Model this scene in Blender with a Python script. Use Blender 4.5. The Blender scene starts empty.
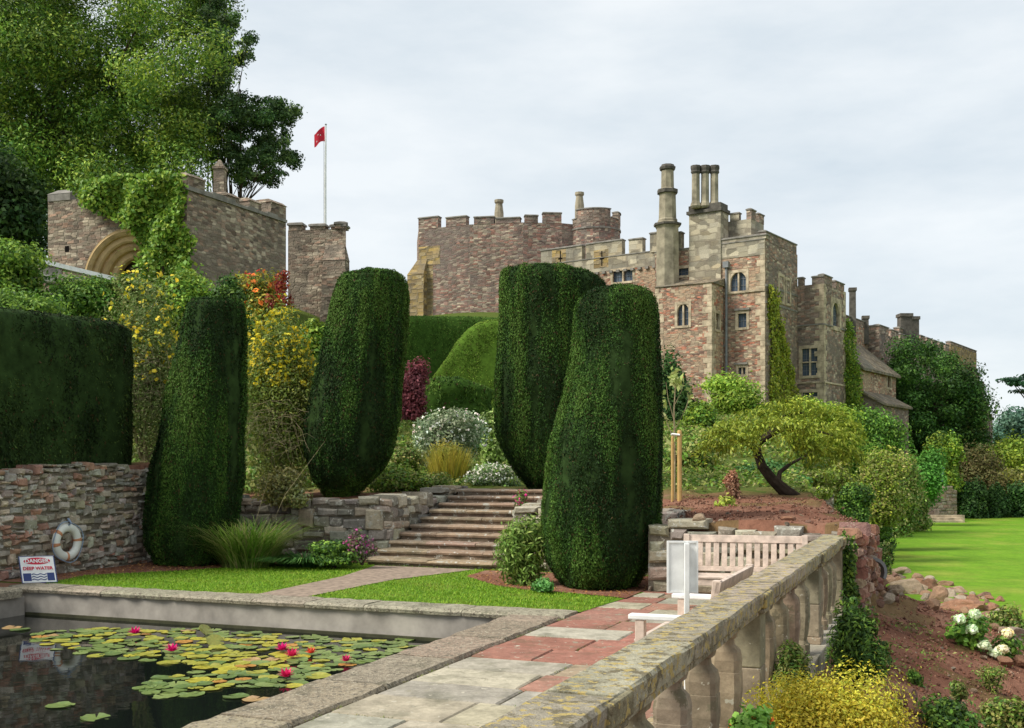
import bpy, bmesh, math, random
import numpy as np
from mathutils import Vector, Matrix, noise as mnoise
R = math.radians
sc = bpy.context.scene
COL = sc.collection
rnd = random.Random(7)
rng = np.random.default_rng(11)

# ------------------------------------------------------------------ camera
F, H, HY = 1100.0, 1.7, 465.0          # focal length in pixels, eye height, horizon row
cam = bpy.data.cameras.new('camera'); camo = bpy.data.objects.new('camera', cam); COL.objects.link(camo)
cam.sensor_width = 36.0; cam.lens = 36.0 * F / 1024.0
cam.shift_y = (HY - 364.0) / 1024.0
cam.clip_start = 0.05; cam.clip_end = 3000
camo.location = (0, 0, H); camo.rotation_euler = (R(90), 0, 0)
sc.camera = camo

# ------------------------------------------------------------------ sky, sun, exposure
SUN_EL, SUN_AZ = 46.0, 252.0            # behind the camera, to the left (compass: 0 = +Y, clockwise)
SKY_GREY = 0.485
world = bpy.data.worlds.new('World'); sc.world = world; world.use_nodes = True
nt = world.node_tree; nt.nodes.clear()
def N(nt, t, **kw):
    n = nt.nodes.new(t)
    for k, v in kw.items():
        if k.startswith('i_'):
            key = k[2:]; key = int(key) if key.isdigit() else key.replace('_', ' ')
            n.inputs[key].default_value = v
        else: setattr(n, k, v)
    return n
wo = N(nt, 'ShaderNodeOutputWorld')
sky = N(nt, 'ShaderNodeTexSky', sky_type='NISHITA', sun_disc=False, sun_elevation=R(SUN_EL), sun_rotation=R(SUN_AZ))
bg1 = N(nt, 'ShaderNodeBackground'); bg1.inputs['Strength'].default_value = 0.05
nt.links.new(sky.outputs[0], bg1.inputs['Color'])
tc = N(nt, 'ShaderNodeTexCoord')
mp = N(nt, 'ShaderNodeMapping'); mp.inputs['Scale'].default_value = (1.6, 1.6, 5.0)
nt.links.new(tc.outputs['Generated'], mp.inputs['Vector'])
nz = N(nt, 'ShaderNodeTexNoise'); nz.inputs['Scale'].default_value = 2.1; nz.inputs['Detail'].default_value = 7; nz.inputs['Roughness'].default_value = .58
nt.links.new(mp.outputs[0], nz.inputs['Vector'])
cr = N(nt, 'ShaderNodeValToRGB')
cr.color_ramp.elements[0].position = .32; cr.color_ramp.elements[0].color = (.70, .785, .85, 1)
cr.color_ramp.elements[1].position = .66; cr.color_ramp.elements[1].color = (.93, .975, 1.0, 1)
nt.links.new(nz.outputs['Fac'], cr.inputs['Fac'])
bg2 = N(nt, 'ShaderNodeBackground'); bg2.inputs['Strength'].default_value = SKY_GREY
nt.links.new(cr.outputs[0], bg2.inputs['Color'])
mx = N(nt, 'ShaderNodeMixShader'); mx.inputs[0].default_value = .88
nt.links.new(bg1.outputs[0], mx.inputs[1]); nt.links.new(bg2.outputs[0], mx.inputs[2]); nt.links.new(mx.outputs[0], wo.inputs['Surface'])
sl = bpy.data.lights.new('sun', 'SUN'); sl.energy = 2.1; sl.angle = R(24); sl.color = (1, .95, .86)
so = bpy.data.objects.new('sun', sl); COL.objects.link(so)
sdir = Vector((math.sin(R(SUN_AZ)) * math.cos(R(SUN_EL)), math.cos(R(SUN_AZ)) * math.cos(R(SUN_EL)), math.sin(R(SUN_EL))))
so.rotation_euler = (-sdir).to_track_quat('-Z', 'Y').to_euler()
sc.view_settings.view_transform = 'Standard'; sc.view_settings.look = 'None'
sc.view_settings.exposure = 1.12; sc.view_settings.gamma = 1.0; sc.view_settings.use_curve_mapping = False

# ------------------------------------------------------------------ coordinates
AU, AV = (.368, .930), (.930, -.368)     # along the terrace, across it
def AX(u, v, z=0.0): return (AU[0]*u + AV[0]*v, AU[1]*u + AV[1]*v, z)
def UV(x, y): return (AU[0]*x + AU[1]*y, AV[0]*x + AV[1]*y)
def W(px, py, d): return ((px-512)/F*d, d, H + (HY-py)/F*d)
TERR_ROT = -math.atan2(.368, .930)       # rotation that takes +Y to the terrace axis
EN, EA, C0 = (.8192, -.5736), (.5736, .8192), (17.25, 75.0)   # castle: across, along, front corner
def CS(s, t, z=0.0): return (C0[0]+EN[0]*s+EA[0]*t, C0[1]+EN[1]*s+EA[1]*t, z)

# ------------------------------------------------------------------ materials
def new_mat(name):
    m = bpy.data.materials.new(name); m.use_nodes = True
    t = m.node_tree; b = t.nodes['Principled BSDF']; return m, t, b
def ramp(t, stops, interp='LINEAR'):
    r = N(t, 'ShaderNodeValToRGB'); cr = r.color_ramp; cr.interpolation = interp
    while len(cr.elements) < len(stops): cr.elements.new(.5)
    for e, (p, c) in zip(cr.elements, stops): e.position = p; e.color = (*c, 1)
    return r
def mixc(t, fac, a, b, mode='MIX'):
    m = N(t, 'ShaderNodeMix', data_type='RGBA', blend_type=mode)
    for key, v in ((0, fac), (6, a), (7, b)):
        if hasattr(v, 'is_output'): t.links.new(v, m.inputs[key])
        else: m.inputs[key].default_value = v if key == 0 else (*v, 1)
    return m.outputs[2]
def noise_out(t, vec, scale, detail=4, rough=.6):
    n = N(t, 'ShaderNodeTexNoise'); n.inputs['Scale'].default_value = scale; n.inputs['Detail'].default_value = detail; n.inputs['Roughness'].default_value = rough
    if vec is not None: t.links.new(vec, n.inputs['Vector'])
    return n.outputs['Fac']
def steps(t, val, lo, hi):
    m = N(t, 'ShaderNodeMapRange'); m.interpolation_type = 'SMOOTHSTEP'
    m.inputs['From Min'].default_value = lo; m.inputs['From Max'].default_value = hi
    t.links.new(val, m.inputs['Value']); return m.outputs[0]
def bump(t, b, h, strength=.5, dist=.02):
    bn = N(t, 'ShaderNodeBump'); bn.inputs['Strength'].default_value = strength; bn.inputs['Distance'].default_value = dist
    t.links.new(h, bn.inputs['Height']); t.links.new(bn.outputs[0], b.inputs['Normal'])
def objvec(t, scale=(1, 1, 1), kind='Object'):
    c = N(t, 'ShaderNodeTexCoord'); m = N(t, 'ShaderNodeMapping'); m.inputs['Scale'].default_value = scale
    t.links.new(c.outputs[kind], m.inputs['Vector']); return m.outputs[0]

def simple_mat(name, c, rough=.7, var=.25, scale=8, metallic=0, spec=.3):
    m, t, b = new_mat(name)
    n = noise_out(t, objvec(t), scale)
    lo = tuple(x*(1-var) for x in c); hi = tuple(min(1, x*(1+var)) for x in c)
    r = ramp(t, [(.3, lo), (.7, hi)]); t.links.new(n, r.inputs[0]); t.links.new(r.outputs[0], b.inputs['Base Color'])
    b.inputs['Roughness'].default_value = rough; b.inputs['Metallic'].default_value = metallic; b.inputs['Specular IOR Level'].default_value = spec
    return m
def rubble_mat(name, pal, patch=None, patch_c=None, size=(.42, .2), grime=.5, grime_c=(.12, .11, .095), bumps=.6):
    """squared rubble on UVs in metres: random stone colours, joints, patches, weather"""
    m, t, b = new_mat(name)
    c = N(t, 'ShaderNodeTexCoord'); uv = c.outputs['UV']
    dn = N(t, 'ShaderNodeTexNoise'); dn.inputs['Scale'].default_value = 1.3; dn.inputs['Detail'].default_value = 2; t.links.new(uv, dn.inputs['Vector'])
    va = N(t, 'ShaderNodeVectorMath', operation='MULTIPLY_ADD'); va.inputs[1].default_value = (.25, .12, 0)
    t.links.new(dn.outputs['Color'], va.inputs[0]); t.links.new(uv, va.inputs[2])
    mp = N(t, 'ShaderNodeMapping'); mp.inputs['Scale'].default_value = (1/size[0], 1/size[1], 1); t.links.new(va.outputs[0], mp.inputs['Vector'])
    vo = N(t, 'ShaderNodeTexVoronoi', voronoi_dimensions='2D', distance='CHEBYCHEV'); vo.inputs['Scale'].default_value = 1; vo.inputs['Randomness'].default_value = .75
    t.links.new(mp.outputs[0], vo.inputs['Vector'])
    sp = N(t, 'ShaderNodeSeparateColor'); t.links.new(vo.outputs['Color'], sp.inputs[0])
    n = len(pal); r = ramp(t, [(i/(n-1), p) for i, p in enumerate(pal)]); t.links.new(sp.outputs[0], r.inputs[0])
    col = r.outputs[0]
    val = N(t, 'ShaderNodeMapRange'); val.inputs['To Min'].default_value = .55; val.inputs['To Max'].default_value = 1.4; t.links.new(sp.outputs[1], val.inputs[0])
    vm = N(t, 'ShaderNodeVectorMath', operation='SCALE'); t.links.new(col, vm.inputs[0]); t.links.new(val.outputs[0], vm.inputs['Scale']); col = vm.outputs[0]
    if patch:
        f = steps(t, noise_out(t, uv, patch, 3), .48, .62)
        f2 = N(t, 'ShaderNodeMath', operation='MULTIPLY'); f2.inputs[1].default_value = .7; t.links.new(f, f2.inputs[0])
        col = mixc(t, f2.outputs[0], col, patch_c)
    jm = steps(t, vo.outputs['Distance'], .38, .55)
    j2 = N(t, 'ShaderNodeMath', operation='MULTIPLY'); j2.inputs[1].default_value = .55; t.links.new(jm, j2.inputs[0])
    col = mixc(t, j2.outputs[0], col, (.2, .17, .13))
    gv = N(t, 'ShaderNodeMapping'); gv.inputs['Scale'].default_value = (1, .25, 1); t.links.new(uv, gv.inputs['Vector'])
    g = steps(t, noise_out(t, gv.outputs[0], .8, 6, .7), .5, .72)
    g2 = N(t, 'ShaderNodeMath', operation='MULTIPLY'); g2.inputs[1].default_value = grime; t.links.new(g, g2.inputs[0])
    col = mixc(t, g2.outputs[0], col, grime_c)
    fn = noise_out(t, uv, 14, 5, .7)
    col = mixc(t, .55, col, ramp_fac(t, fn), 'MULTIPLY')
    t.links.new(col, b.inputs['Base Color']); b.inputs['Roughness'].default_value = .95; b.inputs['Specular IOR Level'].default_value = .1
    hm = N(t, 'ShaderNodeMath', operation='MULTIPLY_ADD'); hm.inputs[1].default_value = -1.0
    t.links.new(jm, hm.inputs[0]); t.links.new(fn, hm.inputs[2])
    bump(t, b, hm.outputs[0], bumps, .06)
    return m
def ramp_fac(t, f):
    r = ramp(t, [(.25, (.45, .45, .45)), (.75, (1.35, 1.35, 1.35))]); t.links.new(f, r.inputs[0]); return r.outputs[0]
def tint_mat(name, rough=.92, lichen=0.0, lichen_c=(.45, .4, .2), lscale=9, spots=0.0, spot_c=(.55, .54, .48), nscale=10, bstr=.5, bd=.01, moss=0.0):
    """stone whose own colour is the face attribute 'tint', with grain, lichen and pale spots"""
    m, t, b = new_mat(name)
    a = N(t, 'ShaderNodeAttribute', attribute_name='tint'); v = objvec(t)
    n = noise_out(t, v, nscale, 7, .7)
    col = mixc(t, .75, a.outputs['Color'], ramp_fac(t, n), 'MULTIPLY')
    n2 = noise_out(t, v, nscale*5, 4, .7); col = mixc(t, .5, col, ramp_fac(t, n2), 'MULTIPLY')
    if moss:
        f = steps(t, noise_out(t, v, 2.3, 4), .52, .66); f2 = N(t, 'ShaderNodeMath', operation='MULTIPLY'); f2.inputs[1].default_value = moss; t.links.new(f, f2.inputs[0])
        col = mixc(t, f2.outputs[0], col, (.075, .08, .045))
    if lichen:
        f = steps(t, noise_out(t, v, lscale, 6, .75), .62-.1*lichen, .66-.06*lichen); col = mixc(t, f, col, lichen_c)
    if spots:
        f = steps(t, noise_out(t, v, lscale*2.1, 3, .6), .70-.12*spots, .73-.12*spots); col = mixc(t, f, col, spot_c)
    t.links.new(col, b.inputs['Base Color']); b.inputs['Roughness'].default_value = rough; b.inputs['Specular IOR Level'].default_value = .15
    h = N(t, 'ShaderNodeMath', operation='ADD'); t.links.new(n, h.inputs[0]); t.links.new(n2, h.inputs[1])
    bump(t, b, h.outputs[0], bstr, bd)
    return m
def leaf_mat(name, trans=.25, rough=.55, spec=.25):
    m, t, b = new_mat(name)
    a = N(t, 'ShaderNodeAttribute', attribute_name='tint')
    t.links.new(a.outputs['Color'], b.inputs['Base Color']); b.inputs['Roughness'].default_value = rough; b.inputs['Specular IOR Level'].default_value = spec
    tr = N(t, 'ShaderNodeBsdfTranslucent'); t.links.new(a.outputs['Color'], tr.inputs['Color'])
    ms = N(t, 'ShaderNodeMixShader'); ms.inputs[0].default_value = trans
    o = t.nodes['Material Output']; t.links.new(b.outputs[0], ms.inputs[1]); t.links.new(tr.outputs[0], ms.inputs[2]); t.links.new(ms.outputs[0], o.inputs['Surface'])
    return m
FG = 1.95
M = {}
M['leaf'] = leaf_mat('foliage_leaf')
M['yew'] = leaf_mat('yew_sprig', .12, .7, .12)
M['blossom'] = leaf_mat('blossom_petal', .3, .6, .2)
M['yew_core'] = simple_mat('yew_inner', (.024, .046, .013), .95, .5, 4, spec=.05)
M['hedge_core'] = simple_mat('hedge_inner', (.075, .14, .018), .95, .3, 6, spec=.05)
M['mid_core'] = simple_mat('hedge_inner', (.035, .075, .012), .95, .4, 6, spec=.05)
M['bark'] = simple_mat('bark', (.075, .055, .04), .95, .45, 9, spec=.05)
M['dark_bark'] = simple_mat('dark_bark', (.035, .026, .02), .95, .45, 9, spec=.05)
M['twig'] = simple_mat('dry_twig', (.30, .25, .15), .9, .3, 20, spec=.05)
M['red'] = rubble_mat('red_sandstone_rubble', [(.46,.16,.10), (.42,.22,.15), (.33,.24,.17), (.60,.49,.34), (.24,.15,.12), (.48,.30,.21)], .45, (.48,.36,.24), (.30,.12), .6, (.17,.14,.115), .5)
M['grey'] = rubble_mat('grey_weathered_rubble', [(.22,.165,.135), (.33,.245,.19), (.38,.22,.16), (.28,.23,.19), (.50,.41,.31), (.17,.135,.115)], .35, (.20,.165,.14), (.36,.145), .55, (.13,.11,.095), .5)
M['keep'] = rubble_mat('keep_rubble', [(.20,.15,.13), (.31,.20,.165), (.34,.175,.135), (.27,.225,.19), (.52,.43,.32), (.19,.145,.13)], .2, (.19,.155,.14), (.38,.13), .7, (.13,.11,.095), .5)
M['gate'] = rubble_mat('gatehouse_rubble', [(.22,.18,.135), (.34,.28,.205), (.48,.41,.31), (.30,.215,.16), (.17,.14,.11), (.40,.26,.185)], .5, (.20,.165,.13), (.26,.10), .6, (.12,.105,.085), .6)
M['ashlar'] = rubble_mat('pale_ashlar', [(.42,.37,.27), (.46,.41,.30), (.36,.325,.25), (.43,.36,.24)], .35, (.27,.25,.205), (.8,.36), .8, (.14,.13,.11), .25)
M['lichen_wall'] = rubble_mat('lichened_ashlar', [(.38,.27,.10), (.42,.30,.12), (.33,.24,.13), (.36,.29,.17)], .5, (.28,.22,.13), (.6,.28), .4)
M['dressed'] = simple_mat('dressed_stone', (.45, .37, .26), .9, .5, 2, spec=.1)
M['arch'] = simple_mat('arch_stone', (.46, .33, .17), .9, .35, 1.6, spec=.1)
M['capstone'] = simple_mat('grey_capstone', (.22, .205, .18), .95, .4, 2.5, spec=.1)
M['slate'] = rubble_mat('stone_slates', [(.22,.18,.13), (.30,.24,.16), (.17,.145,.115)], .6, (.2,.19,.15), (.3,.22), .5)
M['chim'] = simple_mat('chimney_stone', (.30, .265, .19), .95, .45, 1.4, spec=.1)
M['chimcap'] = simple_mat('sooty_stone', (.11, .10, .085), .95, .4, 3, spec=.1)
M['lead'] = simple_mat('grey_lead', (.22, .23, .235), .7, .2, 4)
M['dark'] = simple_mat('painted_shade', (.012, .011, .010), 1, .3, 2, spec=0)  # near-black colour stands for the shade inside passage and wall openings
mm, t_, b_ = new_mat('window_glass'); b_.inputs['Base Color'].default_value = (.08, .11, .15, 1); b_.inputs['Roughness'].default_value = .18; b_.inputs['Specular IOR Level'].default_value = .6
bump(t_, b_, noise_out(t_, objvec(t_), 3), .3, .05); M['glass'] = mm
M['stone'] = tint_mat('rubble_stone', lichen=.5, lichen_c=(.40,.39,.33), lscale=5, spots=.55, spot_c=(.50,.48,.42), nscale=7, moss=.35, bd=.02, bstr=.7)
M['flag'] = tint_mat('flagstone', lichen=.4, lichen_c=(.27,.245,.18), lscale=6, spots=.4, spot_c=(.46,.42,.33), nscale=4, bstr=.6, bd=.01, moss=.4)
M['border'] = tint_mat('pond_border_stone', lichen=1.1, lichen_c=(.19,.165,.125), lscale=20, spots=1.0, spot_c=(.50,.44,.33), nscale=9, bstr=1, bd=.03, moss=.5)
M['rail'] = tint_mat('lichened_coping', lichen=1.2, lichen_c=(.17,.145,.09), lscale=9, spots=1.2, spot_c=(.44,.34,.13), nscale=12, bstr=1, bd=.012, moss=.35)
M['balus'] = tint_mat('baluster_stone', lichen=.4, lichen_c=(.16,.14,.09), lscale=6, spots=.35, spot_c=(.42,.39,.30), nscale=4, bstr=.5, bd=.008, moss=.45)
M['rock'] = tint_mat('tumbled_rock', lichen=.2, lichen_c=(.4,.34,.26), nscale=3, bstr=.9, bd=.03)
M['render'] = simple_mat('pond_render', (.33, .30, .26), .9, .35, 2.2)
M['wood'] = simple_mat('weathered_pale_wood', (.56, .45, .37), .75, .28, 11)
M['wood_dark'] = simple_mat('weathered_wood_end', (.40, .25, .17), .8, .2, 6)
M['white'] = simple_mat('white_paint', (.76, .77, .75), .55, .13, 9)
M['stake'] = simple_mat('yellow_timber', (.50, .33, .12), .8, .15, 6)
M['flag_red'] = simple_mat('red_cloth', (.50, .02, .04), .8, .2, 4)
M['sign_red'] = simple_mat('sign_red', (.55, .02, .05), .4, .05, 4)
M['sign_navy'] = simple_mat('sign_navy', (.03, .05, .17), .4, .05, 4)
M['buoy'] = simple_mat('aged_buoy', (.72, .72, .66), .6, .1, 5)
M['buoy_band'] = simple_mat('faded_orange_band', (.55, .25, .13), .7, .2, 9)
M['rope'] = simple_mat('blue_rope', (.25, .32, .42), .9, .2, 9)
M['urn'] = simple_mat('blue_grey_urn', (.20, .27, .34), .6, .2, 5)

# grass (lawns), soil (ground), water
def lawn_mat(name, a, b2, dry, scale):
    m, t, b = new_mat(name); v = objvec(t)
    n1 = noise_out(t, v, scale*.06, 4); n2 = noise_out(t, v, scale, 6, .8); n3 = noise_out(t, v, scale*.35, 5, .7)
    r = ramp(t, [(.3, a), (.7, b2)]); t.links.new(n3, r.inputs[0])
    col = mixc(t, steps(t, n1, .45, .7), r.outputs[0], dry); col = mixc(t, .35, col, ramp_fac(t, noise_out(t, v, scale*.15, 5, .7)), 'MULTIPLY')
    col = mixc(t, .6, col, ramp_fac(t, n2), 'MULTIPLY')
    t.links.new(col, b.inputs['Base Color']); b.inputs['Roughness'].default_value = .9; b.inputs['Specular IOR Level'].default_value = .1
    bump(t, b, n2, .6, .03); return m
M['lawn'] = lawn_mat('mown_lawn', (.12, .25, .015), (.175, .33, .02), (.24, .31, .04), 6)
M['turf'] = lawn_mat('pond_turf', (.09, .19, .014), (.14, .26, .018), (.2, .24, .04), 20)
M['grassbank'] = lawn_mat('grass_bank', (.05, .11, .014), (.08, .16, .02), (.10, .16, .03), 12)
m, t, b = new_mat('garden_soil'); v = objvec(t)
a = N(t, 'ShaderNodeAttribute', attribute_name='tint')
n1 = noise_out(t, v, .9, 5, .65); n2 = noise_out(t, v, 9, 7, .75)
r = ramp(t, [(.3, (.17, .075, .048)), (.52, (.27, .13, .085)), (.75, (.35, .21, .145))]); t.links.new(n1, r.inputs[0])
soil = mixc(t, .7, r.outputs[0], ramp_fac(t, n2), 'MULTIPLY')
r2 = ramp(t, [(.3, (.05, .09, .016)), (.7, (.11, .15, .03))]); t.links.new(n2, r2.inputs[0])
sp = N(t, 'ShaderNodeSeparateColor'); t.links.new(a.outputs['Color'], sp.inputs[0])
col = mixc(t, sp.outputs[0], soil, r2.outputs[0]); t.links.new(col, b.inputs['Base Color']); b.inputs['Roughness'].default_value = 1; b.inputs['Specular IOR Level'].default_value = .05
bump(t, b, n2, .9, .05); M['soil'] = m
M['gravel'] = simple_mat('worn_path', (.27, .205, .155), .95, .4, 9)
m, t, b = new_mat('pond_water'); b.inputs['Base Color'].default_value = (.006, .008, .007, 1); b.inputs['Roughness'].default_value = .03; b.inputs['IOR'].default_value = 1.33; b.inputs['Specular IOR Level'].default_value = .5
bump(t, b, noise_out(t, objvec(t, (1.6, 1.6, 1)), 2.5, 2), .05, .02); M['water'] = m

# ------------------------------------------------------------------ object helpers
def link(name, me, mat, parent=None):
    o = bpy.data.objects.new(name, me); COL.objects.link(o)
    if mat is not None: me.materials.append(mat)
    if parent is not None: o.parent = parent; o.matrix_parent_inverse = Matrix.Translation(-Vector(parent.location)) if parent.get('wld') else Matrix()
    return o
def tag(o, label=None, cat=None, group=None, kind=None):
    if label: o['label'] = label
    if cat: o['category'] = cat
    if group: o['group'] = group
    if kind: o['kind'] = kind
    return o
def thing(name, label, cat, loc=(0, 0, 0), rz=0, group=None, world=True):
    """an Empty at the thing's base; world=True: its parts are modelled in world coordinates"""
    o = bpy.data.objects.new(name, None); COL.objects.link(o); o.empty_display_size = .2
    o.location = loc; o.rotation_euler = (0, 0, rz)
    if world: o['wld'] = 1
    return tag(o, label, cat, group)
def copy_tree(o, parent=None):
    c = o.copy(); COL.objects.link(c)
    if parent is not None: c.parent = parent; c.matrix_parent_inverse = o.matrix_parent_inverse.copy()
    for ch in list(o.children): copy_tree(ch, c)
    return c

class MB:
    """collects faces; UVs in metres by box projection; optional colour per face"""
    def __init__(s): s.v = []; s.f = []; s.c = []; s.uvf = []
    def face(s, pts, c=None, uv=None):
        i = len(s.v); s.v.extend(tuple(p) for p in pts); s.f.append(tuple(range(i, i+len(pts)))); s.c.append(c); s.uvf.append(uv)
    def box(s, x0, x1, y0, y1, z0, z1, c=None, tf=None, skip=''):
        P = [(x, y, z) for z in (z0, z1) for y in (y0, y1) for x in (x0, x1)]
        s.hexa([tf(*p) for p in P] if tf else P, c, skip)
    def hexa(s, P, c=None, skip=''):
        i = len(s.v); s.v.extend(tuple(p) for p in P)
        for k, q in (('b', (0,2,3,1)), ('t', (4,5,7,6)), ('f', (0,1,5,4)), ('k', (2,6,7,3)), ('l', (0,4,6,2)), ('r', (1,3,7,5))):
            if k not in skip: s.f.append(tuple(i+j for j in q)); s.c.append(c); s.uvf.append(None)
    def loft(s, rings, cap=True, c=None, closed=True, cols=None):
        n = len(rings[0]); i = len(s.v)
        for r in rings: s.v.extend(tuple(p) for p in r)
        for a in range(len(rings)-1):
            cc = cols[a] if cols else c
            for j in range(n if closed else n-1):
                k = (j+1) % n
                s.f.append((i+a*n+j, i+a*n+k, i+(a+1)*n+k, i+(a+1)*n+j)); s.c.append(cc); s.uvf.append(None)
        if cap:
            s.f.append(tuple(i+j for j in reversed(range(n)))); s.c.append(c); s.uvf.append(None)
            e = i+(len(rings)-1)*n; s.f.append(tuple(e+j for j in range(n))); s.c.append(c); s.uvf.append(None)
    def tube(s, pts, rad, n=6, c=None):
        pts = [Vector(p) for p in pts]; rings = []
        for i, p in enumerate(pts):
            d = (pts[min(i+1, len(pts)-1)] - pts[max(i-1, 0)]).normalized()
            a = d.cross(Vector((0, 0, 1)) if abs(d.z) < .9 else Vector((1, 0, 0))).normalized(); b = d.cross(a)
            r = rad[i] if hasattr(rad, '__len__') else rad
            rings.append([p + a*(math.cos(2*math.pi*j/n)*r) + b*(math.sin(2*math.pi*j/n)*r) for j in range(n)])
        s.loft(rings, c=c)
    def lathe(s, cx, cy, prof, n=16, c=None, rot=0, square=False):
        rings = []
        for z, r in prof:
            rings.append([(cx+r*math.cos(2*math.pi*j/n+rot), cy+r*math.sin(2*math.pi*j/n+rot), z) for j in range(n)])
        s.loft(rings, c=c)
    def build(s, name, mat, parent=None, smooth=False, bevel=0):
        me = bpy.data.meshes.new(name); me.from_pydata(s.v, [], s.f); me.update()
        uvl = me.uv_layers.new(name='UVMap')
        buf = np.zeros((len(me.loops), 2), np.float32)
        for p, uvo in zip(me.polygons, s.uvf):
            n = p.normal
            if abs(n.z) > .8: tx, ty = Vector((1, 0, 0)), Vector((0, 1, 0))
            else:
                tx = Vector((-n.y, n.x, 0)).normalized(); ty = n.cross(tx)
                if ty.z < 0: ty = -ty
            for k, li in enumerate(p.loop_indices):
                if uvo: buf[li] = uvo[k]
                else:
                    co = me.vertices[me.loops[li].vertex_index].co
                    buf[li] = (co.dot(tx), co.dot(ty))
        uvl.data.foreach_set('uv', buf.ravel())
        if any(c is not None for c in s.c):
            at = me.attributes.new('tint', 'FLOAT_COLOR', 'FACE')
            at.data.foreach_set('color', np.array([(*(c or (.3,.3,.3)), 1) for c in s.c], np.float32).ravel())
        if smooth: me.polygons.foreach_set('use_smooth', [True]*len(me.polygons))
        o = link(name, me, mat, parent)
        if bevel:
            m = o.modifiers.new('bevel', 'BEVEL'); m.width = bevel; m.segments = 2; m.limit_method = 'ANGLE'
        return o
def jit(c, a=.15, r=rnd):
    k = 1 + r.uniform(-a, a); return tuple(max(0, x*k*(1+r.uniform(-a*.3, a*.3))) for x in c)

# ---- foliage: arrays of small faces
def raw_mesh(name, V, Fq, colr, mat, parent=None):
    me = bpy.data.meshes.new(name); nf, k = Fq.shape
    me.vertices.add(len(V)); me.vertices.foreach_set('co', np.ascontiguousarray(V, np.float32).ravel())
    me.loops.add(nf*k); me.loops.foreach_set('vertex_index', np.ascontiguousarray(Fq, np.int32).ravel())
    me.polygons.add(nf); me.polygons.foreach_set('loop_start', np.arange(0, nf*k, k, dtype=np.int32))
    me.update(calc_edges=True)
    at = me.attributes.new('tint', 'FLOAT_COLOR', 'FACE')
    at.data.foreach_set('color', np.concatenate([colr, np.ones((nf, 1))], 1).astype(np.float32).ravel())
    return link(name, me, mat, parent)
def unit(a): return a / np.maximum(np.linalg.norm(a, axis=-1, keepdims=True), 1e-9)
def leaves(name, P, Nn, size, colr, mat, parent=None, aspect=.55, along=None):
    n = len(P); r = unit(rng.normal(size=(n, 3))) if along is None else unit(along)
    Nn = unit(Nn); t = unit(r - Nn*(r*Nn).sum(1, keepdims=True)); b = np.cross(Nn, t)
    L = np.broadcast_to(np.asarray(size, float).reshape(-1, 1), (n, 1)) * rng.uniform(.7, 1.35, (n, 1))
    V = np.empty((n, 4, 3)); V[:, 0] = P - t*L*.5; V[:, 1] = P + b*L*aspect*.5 + Nn*L*.06; V[:, 2] = P + t*L*.5 - Nn*L*.1; V[:, 3] = P - b*L*aspect*.5 + Nn*L*.06
    return raw_mesh(name, V.reshape(-1, 3), np.arange(n*4).reshape(n, 4), colr, mat, parent)
def pal_mix(pal, n, w=None, var=.25):
    pal = np.asarray(pal, float); i = rng.choice(len(pal), n, p=w)
    j = rng.choice(len(pal), n, p=w); f = rng.uniform(0, .5, (n, 1))
    c = (pal[i]*(1-f) + pal[j]*f)*FG
    return c * rng.uniform(1-var, 1+var, (n, 1))
def clump_leaves(clumps, n, shell=.5, up=.35, rand=.8, pal=None, clump_var=.3, w=None, size=1.0):
    """leaves on clumps: list of (cx,cy,cz,rx,ry,rz); returns P, normal, colours"""
    C = np.asarray(clumps, float); area = (C[:, 3]*C[:, 4] + C[:, 4]*C[:, 5] + C[:, 3]*C[:, 5]); k = rng.choice(len(C), n, p=area/area.sum())
    d = unit(rng.normal(size=(n, 3))); rr = 1 - shell*rng.random((n, 1))**1.6
    lump = 1 + .16*np.sin(d[:, :1]*5+k[:, None])*np.cos(d[:, 1:2]*4+2*k[:, None])
    rr = rr*(1 + rng.exponential(.10, (n, 1))*(rng.random((n, 1)) < .35)); P = C[k, :3] + d*C[k, 3:6]*rr*lump
    Nn = d/ C[k, 3:6]; Nn = unit(Nn) + rand*unit(rng.normal(size=(n, 3))) + np.array([0, 0, up])
    cv = rng.uniform(1-clump_var, 1+clump_var, (len(C), 1)); hue = rng.uniform(-.12, .12, (len(C), 1))
    c = pal_mix(pal, n, w)*cv[k]; c[:, 0:1] *= 1+hue[k]; return P, Nn, c
def on_surface(V, Fq, n):
    """points and normals spread over quads"""
    A, B, Cc, D = (V[Fq[:, i]] for i in range(4)); nr = np.cross(Cc-A, D-B); ar = np.linalg.norm(nr, axis=1)
    k = rng.choice(len(Fq), n, p=ar/ar.sum()); a, b = rng.random((n, 1)), rng.random((n, 1))
    P = (A[k]*(1-a)+B[k]*a)*(1-b) + (D[k]*(1-a)+Cc[k]*a)*b
    return P, unit(nr[k])
def fbm(P, sc_, oc=3):
    return np.array([mnoise.fractal(Vector((p[0]*sc_[0], p[1]*sc_[1], p[2]*sc_[2])), 1.0, 2.0, oc) for p in P])
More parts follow.
